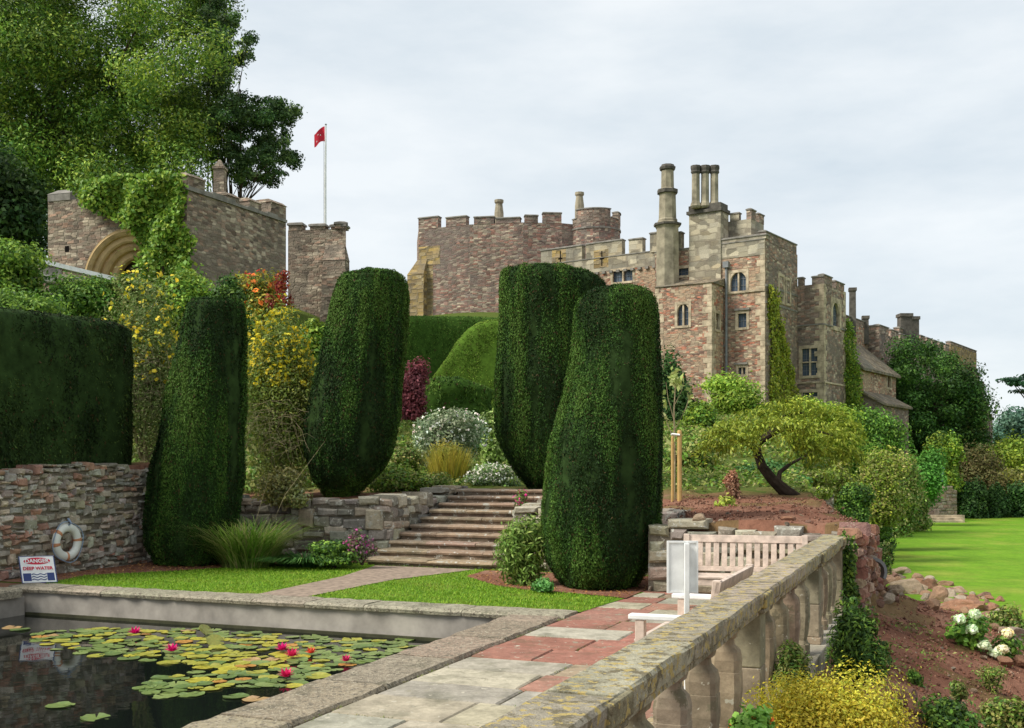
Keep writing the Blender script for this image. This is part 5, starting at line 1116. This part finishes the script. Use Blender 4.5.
shrub('ground_cover', 'green ground cover behind the barrel shaped yew at its right', 'ground cover', 385, 425, 448, 475, 26, GREEN+OLIVE, 3500, .08, 10, round_=.5)
# left bank
shrub('broom_bush', 'tall wispy bush with yellow flower clusters between the left yew and the barrel yew', 'bush', 238, 326, 312, 492, 21.8, [(.09,.14,.022), (.14,.18,.03), (.15,.16,.06), (.07,.11,.018), (.20,.22,.04)], 34000, .07, 40, twig='twig', shell=.9, flowers=(700, [(.36,.30,.014), (.40,.34,.03)], .07, .58), aspect=.35)
shrub('broom_bush', 'wispy yellow flowered bush between the dark hedge and the left yew', 'bush', 98, 190, 282, 468, 20.6, [(.07,.11,.025), (.11,.14,.035), (.14,.14,.06), (.05,.08,.018)], 26000, .06, 36, twig='twig', shell=.95, flowers=(330, [(.36,.30,.014), (.40,.33,.03)], .07, .45), aspect=.35)
def twiggy(parent, px0, px1, yt, yb, d, k, seed, drop=True):
    r_ = random.Random(seed); mb = MB()
    for i in range(k):
        p0 = Vector(W(r_.uniform(px0, px1), r_.uniform(yt, (yt+yb)/2), d-.45+r_.uniform(-.2, .2))); L_ = r_.uniform(.4, 1.2); a = r_.uniform(0, 6.28)
        mb.tube([p0, p0+Vector((math.cos(a)*L_*.35, math.sin(a)*L_*.2-.1, L_*.15*r_.uniform(-1, 1))), p0+Vector((math.cos(a)*L_*.6, math.sin(a)*L_*.3-.15, -L_*.7*r_.random()))], [.003, .0025, .0012], 4)
    mb.build('dry_stem', M['twig'], parent)
bb = [q for q in bpy.data.objects if q.name.startswith('broom_bush')]
twiggy(bb[0], 245, 300, 400, 500, 21.4, 90, 1); twiggy(bb[1], 100, 165, 350, 470, 20.1, 90, 2)
shrub('autumn_bush', 'bush turning orange and deep red against the gatehouse wall', 'bush', 226, 292, 272, 335, 33, [(.10,.15,.02), (.24,.2,.03), (.07,.11,.02), (.30,.22,.03)], 9000, .11, 14, flowers=(60, [(.42,.03,.03), (.35,.05,.03), (.5,.16,.03)], .16, .45))
x, y, z = W(281, 285, 32.2); fo = bpy.data.objects['autumn_bush']; P, Nn, c = clump_leaves([(x, y, z, .22, .3, .32), (x+.2, y, z-.45, .2, .2, .25), (x-.3, y, z-.5, .16, .2, .2), (x+.1, y, z+.3, .14, .2, .16)], 460, .8, .3, .9, [(0.1584, 0.0144, 0.0144), (0.108, 0.0108, 0.0144), (0.1728, 0.0504, 0.0144)]); leaves('red_foliage', P, Nn, .11, c, M['leaf'], fo)
shrub('green_bush', 'fresh green bush right of the autumn bush under the square tower', 'bush', 300, 345, 322, 360, 30, GREEN+LIME, 3500, .14, 8)
shrub('climbing_bush', 'bright green mounded bush at the left edge above the dark hedge', 'bush', -40, 52, 244, 325, 29, GREEN+LIME[:1], 16000, .11, 16)
for px0, px1, yt, yb, d, lab, pal in ((45, 118, 270, 325, 29.5, 'mid green bush below the sloping white coping', GREEN), (100, 162, 276, 330, 30, 'bush of mixed greens under the round arch', GREEN+OLIVE), (150, 212, 268, 335, 30.5, 'leafy green bush under the wisteria and gatehouse corner', GREEN+LIME), (205, 250, 278, 335, 30, 'dark leaved bush at the gatehouse corner behind the left yew', GREEN+DARK), (-60, 70, 290, 335, 27, 'wide green bush directly behind the dark hedge at far left', GREEN)):
    shrub('green_bush', lab, 'bush', px0, px1, yt, yb, d, pal, 9000, .105, 14)
# foot of the walls
x, y, z = W(248, 572, 18.4); z = 0; o = thing('grass_tussock', 'big tussock of arching green and straw coloured grass beside the left yew', 'grass clump', (x, y, 0))
n = 1500; a = rng.uniform(0, 6.28, n); rr = np.sqrt(rng.random(n))*.42; blades('leaf_blade', np.stack([x+rr*np.cos(a), y+rr*np.sin(a), 0*a], 1), np.stack([np.cos(a)*rng.uniform(.02, .5, n)+rng.normal(size=n)*.15, np.sin(a)*rng.uniform(.02, .5, n), 1+0*a], 1), rng.uniform(.5, 1.5, n), .018, pal_mix([(0.0936, 0.1656, 0.0216), (0.144, 0.216, 0.0432), (0.0576, 0.1152, 0.0144), (0.2592, 0.2304, 0.1008)], n), M['leaf'], o, .7)
mb = MB(); mb.tube([(x+.1, y, 0), (x+.6, y+.1, 1.2), (x+1.25, y+.2, 2.1)], [.006, .005, .002], 5); mb.tube([(x-.1, y, 0), (x+.15, y+.1, .9), (x+.3, y+.2, 1.5)], [.006, .004, .002], 5); mb.build('flower_stalk', M['twig'], o)
x, y, z = W(305, 566, 18.4); o = thing('grass_tussock', 'smaller darker tussock of strappy leaves at the foot of the dry stone wall', 'grass clump', (x, y, 0))
n = 480; a = rng.uniform(0, 6.28, n); rr = np.sqrt(rng.random(n))*.25; blades('leaf_blade', np.stack([x+rr*np.cos(a)*1.5, y+rr*np.sin(a), 0*a], 1), np.stack([np.cos(a)*.9, np.sin(a)*.9, .9+0*a], 1), rng.uniform(.4, .75, n), .028, pal_mix([(.05,.12,.03), (.08,.16,.035), (.03,.08,.02)], n), M['leaf'], o, .8)
shrub('low_plant', 'low dark green leafy plant between tussock and steps', 'plant', 310, 358, 540, 566, 18.0, GREEN+DARK, 3200, .06, 9, round_=.5)
shrub('low_plant', 'small plant with purple flowers beside the bottom step', 'plant', 348, 376, 530, 562, 18.0, [(.10,.12,.05), (.16,.07,.11), (.07,.1,.03)], 1600, .05, 6, flowers=(50, [(.4,.08,.25), (.32,.06,.2)], .04, .3))
shrub('low_plant', 'grey green plant hanging over the dry stone wall under the yellow flowered bush', 'plant', 255, 312, 468, 508, 20.2, OLIVE+[(.14,.15,.08)], 3000, .07, 9, twig='twig')
shrub('leafy_shrub', 'tall green leafy shrub with willow like leaves right of the steps', 'bush', 490, 552, 506, 586, 15.6, [(.09,.15,.025), (.14,.2,.04), (.06,.11,.018), (.18,.23,.06)], 5200, .085, 14, aspect=.3)
shrub('low_plant', 'small bright green plant at the foot of the nearest yew', 'plant', 530, 556, 574, 592, 14.6, [(.06,.15,.04), (.09,.2,.05)], 700, .06, 5)
shrub('low_plant', 'magenta flowered sprig at the right end of the upper steps', 'plant', 512, 530, 488, 514, 19.5, [(.1,.14,.04)], 500, .05, 4, flowers=(40, [(.45,.04,.2)], .035, .3))
# mound right of the nearest yew
def gz(px, py, d): return W(px, py, d)
shrub('conifer_bush', 'dark green rounded conifer in front of the castle tower base', 'bush', 655, 700, 355, 445, 44, DARK+[(.035,.085,.02)], 9000, .14, 14)
shrub('green_bush', 'bright light green bush at the right of the dark rounded conifer', 'bush', 682, 718, 394, 440, 40, LIME+GREEN, 4000, .13, 9)
shrub('spreading_shrub', 'spreading light green shrub at the foot of the tall castle tower', 'bush', 698, 776, 374, 424, 52, [(.12,.2,.02), (.17,.24,.03), (.22,.27,.04), (.07,.13,.015)], 8000, .17, 18, shell=.8)
shrub('green_bush', 'deep green bush under the left branches of the weeping conifer', 'bush', 726, 800, 455, 508, 25.5, [(.035,.10,.03), (.06,.14,.04), (.05,.11,.02)], 6500, .1, 12)
shrub('green_bush', 'broad mid green bush behind the staked sapling', 'bush', 655, 735, 436, 508, 27, GREEN+OLIVE, 7000, .11, 14)
shrub('green_bush', 'low dark green bush at the edge of the red soil below the sapling', 'bush', 682, 735, 486, 512, 22.3, DARK+GREEN, 4200, .08, 9)
shrub('green_bush', 'yellowish low bush between weeping conifer and stone wall', 'bush', 786, 838, 470, 500, 29, OLIVE+LIME, 4200, .1, 9)
shrub('young_shrub', 'small yellow green young shrub planted in the bare red soil', 'bush', 714, 738, 492, 530, 17.6, [(.22,.28,.04), (.15,.22,.03), (.28,.3,.06)], 1100, .06, 6, twig='twig')
shrub('dead_shrub', 'brown dried up shrub just behind the small yellow green one', 'bush', 722, 744, 470, 500, 19, [(.2,.1,.06), (.15,.08,.05), (.26,.15,.09)], 900, .06, 6, twig='twig')
o = thing('staked_sapling', 'thin bare stemmed sapling with a few pale leaves tied between two stakes', 'sapling', W(674, 515, 19.2))
mb = MB(); q = lambda px, py, dd=0: Vector(W(px, py, 19.2+dd)); mb.tube([q(674, 516), q(675, 460), q(674, 410), q(676, 376)], [.022, .018, .014, .006], 6)
for a_, b_, c_ in (((674,440),(664,415),(660,395)), ((674,432),(686,408),(692,388)), ((674,420),(668,398),(666,382)), ((675,450),(660,436),(652,424)), ((675,404),(682,390),(684,380))): mb.tube([q(*a_), q(*b_), q(*c_)], [.010, .007, .003], 5)
mb.build('stem', M['twig'], o)
P = []; 
for px, py, k in ((675,380,26),(680,386,14),(660,398,10),(664,412,8),(690,392,8),(655,426,8),(668,440,6)):
    for _ in range(k): v_ = q(px+rnd.gauss(0, 3), py+rnd.gauss(0, 5)); P.append((v_.x, v_.y+rnd.gauss(0, .1), v_.z))
P = np.array(P); leaves('foliage', P, rng.normal(size=P.shape)+np.array([0, -.5, .6]), .14, pal_mix([(0.2016, 0.2376, 0.072), (0.2592, 0.2736, 0.1152), (0.144, 0.1872, 0.0432)], len(P)), M['leaf'], o, .5)
for px, yt, lab in ((679.5, 430, 'thicker yellow timber stake right of the thin sapling'), (672.5, 436, 'thinner pale timber stake left of the thin sapling')):
    x, y, z = W(px, 514, 19.0); o = thing('tree_stake', lab, 'stake', (x, y, z)); r_ = .042 if px > 675 else .026
    mb = MB(); mb.lathe(x, y, [(z-.2, r_), (zpx(yt+2, 19), r_), (zpx(yt, 19), r_*.7)], 10); mb.build('post', M['stake'], o)
    if px > 675: mb = MB(); mb.tube([(x, y-.05, zpx(435, 19)), (x-.12, y, zpx(434, 19)), (x-.12, y+.1, zpx(434.5, 19))], .02, 6); mb.build('tie', M['white'], o)
rubble_wall('terrace_wall', 'long pale garden wall on the slope behind the weeping conifer', W(700, 450, 31), W(834, 450, 30), 0.2, lambda s: zpx(487, 30)-.02*s, .4, [(.36,.34,.29), (.42,.39,.33), (.3,.28,.23)], (.14, .24), (.25, .5), seed=21)
# right hand slope, from the conifer to the lawn
SL = [(800, 862, 402, 450, 58, LIME, 'lime green mounded bush under the smaller castle tower'), (842, 905, 408, 470, 62, GREEN, 'fresh green bush below the narrow wall creeper'), (848, 905, 440, 520, 44, OLIVE+LIME, 'large olive yellow bush right of the weeping conifer'),
      (870, 926, 455, 530, 50, OLIVE+GREEN, 'feathery olive bush at the left end of the lawn'), (836, 872, 482, 528, 34, DARK+GREEN, 'dark blue green bush above the red stone end wall'), (858, 894, 500, 546, 46, GREEN+DARK, 'deep green bush overhanging the near left corner of the lawn'),
      (902, 945, 448, 500, 70, [(.05,.14,.02), (.08,.19,.03)], 'bright emerald bush near the blue grey urn'), (925, 962, 435, 485, 80, LIME+GREEN, 'light yellow green bush below the dark evergreen tree'), (940, 1010, 442, 500, 84, [(0.1008, 0.0864, 0.0324), (0.1296, 0.1008, 0.0396), (0.0792, 0.0864, 0.0252)], 'brownish feathery bush on the far bank'),
      (975, 1040, 438, 490, 92, LIME, 'bright yellow green bush at the right edge under the far trees'), (990, 1040, 470, 500, 86, OLIVE+YELLOW[2:3], 'straw tinted bush above the dark hedge at the right edge'), (955, 990, 482, 520, 80, DARK, 'dark bush at the back of the lawn, nearest the ruined stair'), (984, 1010, 484, 520, 81, DARK+[(.03,.07,.02)], 'dark bush at the back of the lawn, middle of the row'), (1004, 1050, 482, 520, 82, DARK, 'dark bush at the back of the lawn, rightmost of the row'),
      (958, 985, 410, 450, 110, OLIVE+GREEN, 'tangled greenery at the foot of the ragged castle end'), (906, 930, 486, 524, 64, GREEN+OLIVE, 'green bush left of the ruined pinkish stair'), (820, 856, 462, 500, 40, LIME+OLIVE, 'yellowish bush at the right tip of the weeping conifer'), (770, 830, 396, 440, 60, LIME+YELLOW[2:3], 'sunny lime bush below the tower creeper'), (868, 894, 542, 574, 20, DARK+GREEN+OLIVE, 'bush of mottled green at the corner between rocks and lawn')]
for px0, px1, yt, yb, d, pal, lab in SL:
    big = (px1-px0)*(yb-yt); shrub('green_bush', lab, 'bush', px0, px1, yt, yb+(6 if d > 30 else 0), d, pal, int(6000+big*2.6), max(.05, .0027*d), 18, shell=.8)
o = thing('garden_urn', 'tiny blue grey urn among the far bushes above the ruined stair', 'urn', W(938.5, 482, 76)); x, y, z = W(938.5, 482, 76)
mb = MB(); mb.lathe(x, y, [(z, .28), (z+.2, .28), (z+.25, .12), (z+.4, .12), (z+.5, .30), (z+.85, .36), (z+.95, .42), (z+1.0, .3)], 12); mb.build('vase', M['urn'], o)
rubble_wall('ruined_wall', 'pinkish stone wall with ruined stair at the back of the lawn', W(926, 515, 76), W(957, 515, 77), -2.3, lambda s: zpx(488, 76)+.1*math.sin(s*4), .6, [(.40,.28,.22), (.44,.34,.27), (.36,.25,.19)], (.18, .3), (.3, .6), seed=23)
o = thing('lawn_steps', 'few pale stone steps down to the lawn beside the pinkish wall', 'steps', W(945, 516, 74.5)); 
for i in range(3):
    x, y, _ = W(950, 516, 74.0+.45*i); mb = MB(); mb.box(x-1.3, x+1.0, y, y+.5, LAWN_Z+.16*i, LAWN_Z+.16*(i+1)); mb.build('step', M['dressed'], o)
# plants by the balustrade
shrub('leafy_shrub', 'dark green feathery shrub against the outer side of the balustrade', 'bush', 832, 884, 592, 684, 9.3, GREEN+DARK, 8000, .05, 16, aspect=.3, shell=.85)
shrub('leafy_shrub', 'green fern like shrub between balusters and red soil', 'bush', 770, 812, 640, 690, 7.6, GREEN+OLIVE, 3000, .04, 10, aspect=.3, shell=.85)
shrub('yellow_shrub', 'golden yellow low shrub spilling below the balustrade at the bottom', 'bush', 738, 912, 672, 800, 6.6, [(.31,.25,.018),(.36,.29,.03),(.2,.21,.018),(.25,.24,.03),(.33,.29,.035)], 42000, .024, 34, shell=.6, round_=.36, aspect=.45)
shrub('leafy_plant', 'bright green leafy plant with a few orange leaves at the pier foot', 'plant', 726, 776, 702, 760, 6.0, [(.08,.18,.03), (.12,.24,.04)], 1500, .045, 9, flowers=(9, [(.5,.12,.03)], .03, .5), aspect=.8)
shrub('ivy_clump', 'dark ivy hanging at the far end of the stone balustrade', 'climbing plant', 838, 858, 536, 606, 12.35, DARK+GREEN, 2600, .045, 10)
shrub('low_plant', 'low green plants at the bottom right of the soil slope', 'ground cover', 920, 985, 700, 745, 9.4, GREEN+DARK, 3600, .045, 12)
shrub('low_plant', 'low green plants at the bottom right corner of the picture', 'ground cover', 980, 1040, 698, 745, 9.6, GREEN+OLIVE, 3600, .045, 12)
for px0_, px1_, yt_, yb_, d_, lab_ in ((872, 892, 640, 668, 11.0, 'small green plant on the red slope nearest the dark feathery shrub'), (948, 968, 676, 700, 10.2, 'small green plant low on the red slope above the bottom edge greenery'), (975, 1010, 664, 694, 11.2, 'straggling olive plant on the red slope below the hydrangea'), (905, 930, 622, 640, 13.2, 'little grey green tuft just below the rock pile'), (880, 905, 700, 728, 8.6, 'green plant just right of the golden shrub')):
    shrub('low_plant', lab_, 'plant', px0_, px1_, yt_, yb_, d_, GREEN+OLIVE, 700, .04, 8, aspect=.35)
shrub('low_plant', 'sparse green weeds on the red soil left of the white hydrangea', 'weed', 905, 925, 668, 690, 10.5, GREEN, 350, .04, 6)
n = 5200; u = rng.uniform(8.5, 16, n); v = rng.uniform(-.7, 2.2, n); ok = fbm(np.stack([u, v, 0*u], 1), (1.3, 1.3, 1), 3) + .12*(12-u)*(u < 12) > .22; u, v = u[ok], v[ok]
P = np.stack([AU[0]*u+AV[0]*v, AU[1]*u+AV[1]*v, terr(u, v)+rng.uniform(0, .12, len(u))], 1); D = rng.normal(size=P.shape)*.6; D[:, 2] = 1
tag(leaves('weeds', P, D, .045, pal_mix(GREEN+OLIVE, len(P)), M['leaf'], aspect=.4), 'thin scattered weeds on the lower part of the red slope', 'weeds', kind='stuff')
shrub('low_plant', 'green weeds along the lawn edge behind the white hydrangea', 'weed', 985, 1030, 606, 632, 17, GREEN+OLIVE, 1600, .06, 8)
# ------------------------------------------------------------------ rocks and hydrangea on the soil slope
def hit(px, py):
    """where the view ray of a picture point meets the terrain"""
    d = 6.0
    while d < 60:
        x, y, z = W(px, py, d)
        if z < ground_z(x, y): return x, y, ground_z(x, y)
        d += .05
    return W(px, py, 20)
def rock_mesh(seed, col):
    r_ = random.Random(seed); bm = bmesh.new(); bmesh.ops.create_icosphere(bm, subdivisions=3, radius=1)
    pl = [(Vector((r_.gauss(0, 1), r_.gauss(0, 1), r_.gauss(0, .8))).normalized(), r_.uniform(.5, .8)) for _ in range(9)]
    for v in bm.verts:
        for n_, dd in pl:
            k = v.co.dot(n_)
            if k > dd: v.co -= n_*(k-dd)*.92
        v.co *= 1+.12*mnoise.fractal(v.co*1.7+Vector((seed, 0, 0)), 1, 2, 4)
    me = bpy.data.meshes.new('rock'); bm.to_mesh(me); bm.free()
    at = me.attributes.new('tint', 'FLOAT_COLOR', 'FACE'); at.data.foreach_set('color', np.array([(*col, 1)]*len(me.polygons), np.float32).ravel()); me.materials.append(M['rock']); return me
RK = [(.40,.21,.13), (.44,.27,.17), (.46,.34,.23), (.33,.19,.14), (.50,.40,.30), (.34,.27,.21)]
rocks = [rock_mesh(i, RK[i % 6]) for i in range(9)]
def rock(px, py, wpx, label, group, flat=.6, seed=0, m=None):
    x, y, z = hit(px, py); r = wpx/2/F*y; o = bpy.data.objects.new('rock', m or rnd.choice(rocks)); COL.objects.link(o)
    o.location = (x, y, z+r*flat*.35); o.scale = (r*rnd.uniform(.9, 1.2), r*rnd.uniform(.8, 1.2), r*flat*rnd.uniform(.85, 1.2)); o.rotation_euler = (rnd.uniform(-.4, .4), rnd.uniform(-.4, .4), rnd.uniform(0, 6.28)); tag(o, label, 'rock', group)
for px, py, w_, lab, f in ((905, 594, 32, 'big orange brown boulder in the middle of the tumbled rock pile', .9), (938, 602, 25, 'dark cleft red boulder right of the big orange brown one', .9), (962, 610, 46, 'long flat pinkish slab between rock pile and white hydrangea', .35), (884, 584, 24, 'small tan rock at the top of the rock pile', .6), (1015, 640, 30, 'pale grey boulder at the right edge past the white hydrangea', .8), (1006, 712, 36, 'flat grey stone in the greenery at the bottom right', .4), (905, 700, 26, 'grey stone half buried right of the golden shrub', .6), (916, 712, 24, 'second grey stone behind the golden shrub, a little lower', .6), (790, 522, 20, 'pale flat stone lying on the red mound right of the young shrub', .5), (700, 527, 18, 'dark stone on the mound just above the bench', .7)):
    rock(px, py, w_, lab, None, f)
for i in range(95):
    f = rnd.random(); px = 868+f*135+rnd.uniform(-10, 10); py = 572+f*40+rnd.uniform(-12, 18); rock(px, py, rnd.uniform(6, 19), 'reddish rough stone in the tumbled heap between soil slope and lawn', 'stones of the tumbled heap', rnd.uniform(.5, .9))
for i in range(14): rock(rnd.uniform(862, 905), rnd.uniform(576, 606), rnd.uniform(10, 22), 'reddish rough stone in the tumbled heap between soil slope and lawn', 'stones of the tumbled heap', .7)
for i in range(12): rock(rnd.uniform(985, 1030), rnd.uniform(622, 668), rnd.uniform(8, 20), 'reddish rough stone in the tumbled heap between soil slope and lawn', 'stones of the tumbled heap', .7)
for i in range(34): rock(rnd.uniform(872, 1015), rnd.uniform(620, 720), rnd.uniform(3, 8), 'small pebble scattered on the bare red soil slope', 'pebbles on the soil slope', .7)
for i in range(22): rock(rnd.uniform(660, 850), rnd.uniform(508, 530), rnd.uniform(3, 7), 'small pebble on the red mound behind the bench', 'pebbles on the mound', .7)
x, y, z = hit(985, 650); o = thing('hydrangea', 'hydrangea with round creamy white flower heads on the red slope', 'flowering bush', (x, y, z))
fl = [(960, 622), (975, 617), (972, 632), (985, 648), (1008, 636), (1003, 652), (995, 656)]; d = y
cl = [(*W(px, py+8, d), .16, .2, .13) for px, py in fl]; P, Nn, c = clump_leaves(cl, 1500, .7, .5, .8, GREEN); leaves('foliage', P, Nn, .07, c, M['leaf'], o, .7)
mb = MB(); stems(mb, (x, y, z-.1), [W(px, py, d) for px, py in fl], .014, .006); mb.build('stem', M['twig'], o)
for px, py in fl:
    P, Nn, c = clump_leaves([(*W(px, py-3, d-.22), .062, .062, .05)], 240, .3, .2, .5, [(0.4896, 0.504, 0.36), (0.54, 0.54, 0.432), (0.432, 0.4752, 0.288)], .05); leaves('flower_head', P, Nn, .035, c, M['blossom'], o, .9)
x, y, z = W(823, 584, 12.6)
x, y, z = hit(872, 584); o = thing('metal_hoop', 'grey curved metal sheet propped among the stones below the balustrade end', 'metal scrap', (x, y, z)); mb = MB()
x0, y0, z0 = W(873, 572, y); mb.loft([[(x0+.16*math.cos(a)*s_, y0-.05, z0+.18*math.sin(a)*s_) for s_ in (.78, 1)] + [(x0+.16*math.cos(a)*s_, y0+.08, z0+.18*math.sin(a)*s_) for s_ in (1, .78)] for a in np.linspace(-.5, 2.2, 12)]); mb.build('sheet', M['lead'], o)

# crumbs of soil over the bare slopes
def crumbs(n, u0, u1, v0, v1, smax, label):
    u = rng.uniform(u0, u1, n); v = rng.uniform(v0, v1, n); s_ = rng.uniform(.006, smax, n)*rng.uniform(.4, 1, n); X_, Y_ = AU[0]*u+AV[0]*v, AU[1]*u+AV[1]*v
    z_ = terr(u, v) + np.array([mnoise.fractal(Vector((a*1.7, b*1.7, 0)), 1.0, 2.0, 4) for a, b in zip(X_, Y_)])*.07
    base = np.array([(1,0,0),(-.5,.87,0),(-.5,-.87,0),(0,0,1),(0,0,-.6)]); V = (base[None]*rng.uniform(.6, 1.2, (n, 5, 3)))*s_[:, None, None]; V = V + np.stack([X_, Y_, z_], 1)[:, None]
    F_ = np.array([(0,1,3),(1,2,3),(2,0,3),(1,0,4),(2,1,4),(0,2,4)]); Fq = (F_[None]+np.arange(n)[:, None, None]*5).reshape(-1, 3)
    c = np.repeat(pal_mix([(0.0936, 0.0396, 0.0252), (0.144, 0.0648, 0.0396), (0.1872, 0.108, 0.072), (0.072, 0.0324, 0.0216)], n), 6, 0); tag(raw_mesh('soil_clods', V.reshape(-1, 3), Fq, c, M['rock']), label, 'soil', kind='stuff')
crumbs(9000, 8.5, 16.5, -.8, 2.4, .035, 'crumbled clods over the bare red slope outside the balustrade')
crumbs(5000, 14.6, 20, -4.5, -1, .035, 'crumbled clods over the bare red mound behind the bench')
# ------------------------------------------------------------------ low growth over the garden banks
n = 150000
u = rng.uniform(20.8, 78, n); v = rng.uniform(-24, 1.5, n); zt = terr(u, v); ok = (zt > LAWN_Z+.25) & (fbm(np.stack([u, v, 0*u], 1), (.35, .35, 1), 3) + .35*rng.random(n) > -.12)
ok &= ~((v > -9.5) & (v < -6.6) & (u < 23)); u, v, zt = u[ok], v[ok], zt[ok]
P = np.stack([AU[0]*u+AV[0]*v, AU[1]*u+AV[1]*v, zt+rng.uniform(0, .16, len(u))], 1); D = rng.normal(size=P.shape)*.6; D[:, 2] += .8
tag(leaves('ground_plants', P, D, .05+.0024*u, pal_mix(GREEN+OLIVE+LIME[:1], len(P)), M['leaf']), 'mixed low greenery covering the garden banks below the castle', 'ground cover', kind='stuff')
n = 26000; u = rng.uniform(18.5, 34, n); v = rng.uniform(-27, -13.2, n); zt = terr(u, v)
P = np.stack([AU[0]*u+AV[0]*v, AU[1]*u+AV[1]*v, zt+rng.uniform(0, .3, n)], 1); D = rng.normal(size=P.shape)*.6; D[:, 2] += .8
tag(leaves('bank_plants', P, D, .2, pal_mix(GREEN+OLIVE, n), M['leaf']), 'green undergrowth on the steep bank below the gatehouse', 'undergrowth', kind='stuff')
n = 5000; u = rng.uniform(12.2, 17.4, n); v = rng.uniform(-12.85, -3.8, n); ok = inpoly(u, v, [(14.3,-5.9),(13.95,-5.3),(13.8,-4.6),(13.55,-3.8),(16.3,-3.8),(16.3,-6.9),(15.3,-6.8)]) | inpoly(u, v, [(17.55,-12.88),(17.55,-9.2),(16.9,-9.3),(16.5,-10.2),(15.6,-10.8),(14.4,-11.5),(13.3,-12.3),(12.15,-12.0),(12.15,-12.88)]); u, v = u[ok], v[ok]
P = np.stack([AU[0]*u+AV[0]*v, AU[1]*u+AV[1]*v, .012+rng.random(len(u))*.01], 1); D = rng.normal(size=P.shape)*.3; D[:, 2] = 1
tag(leaves('fallen_leaves', P, D, .045, pal_mix([(0.216, 0.1008, 0.036), (0.144, 0.0648, 0.0288), (0.288, 0.1584, 0.0576)], len(P)), M['leaf']), 'rusty fallen leaves on the bare beds under the yews', 'fallen leaves', kind='stuff')
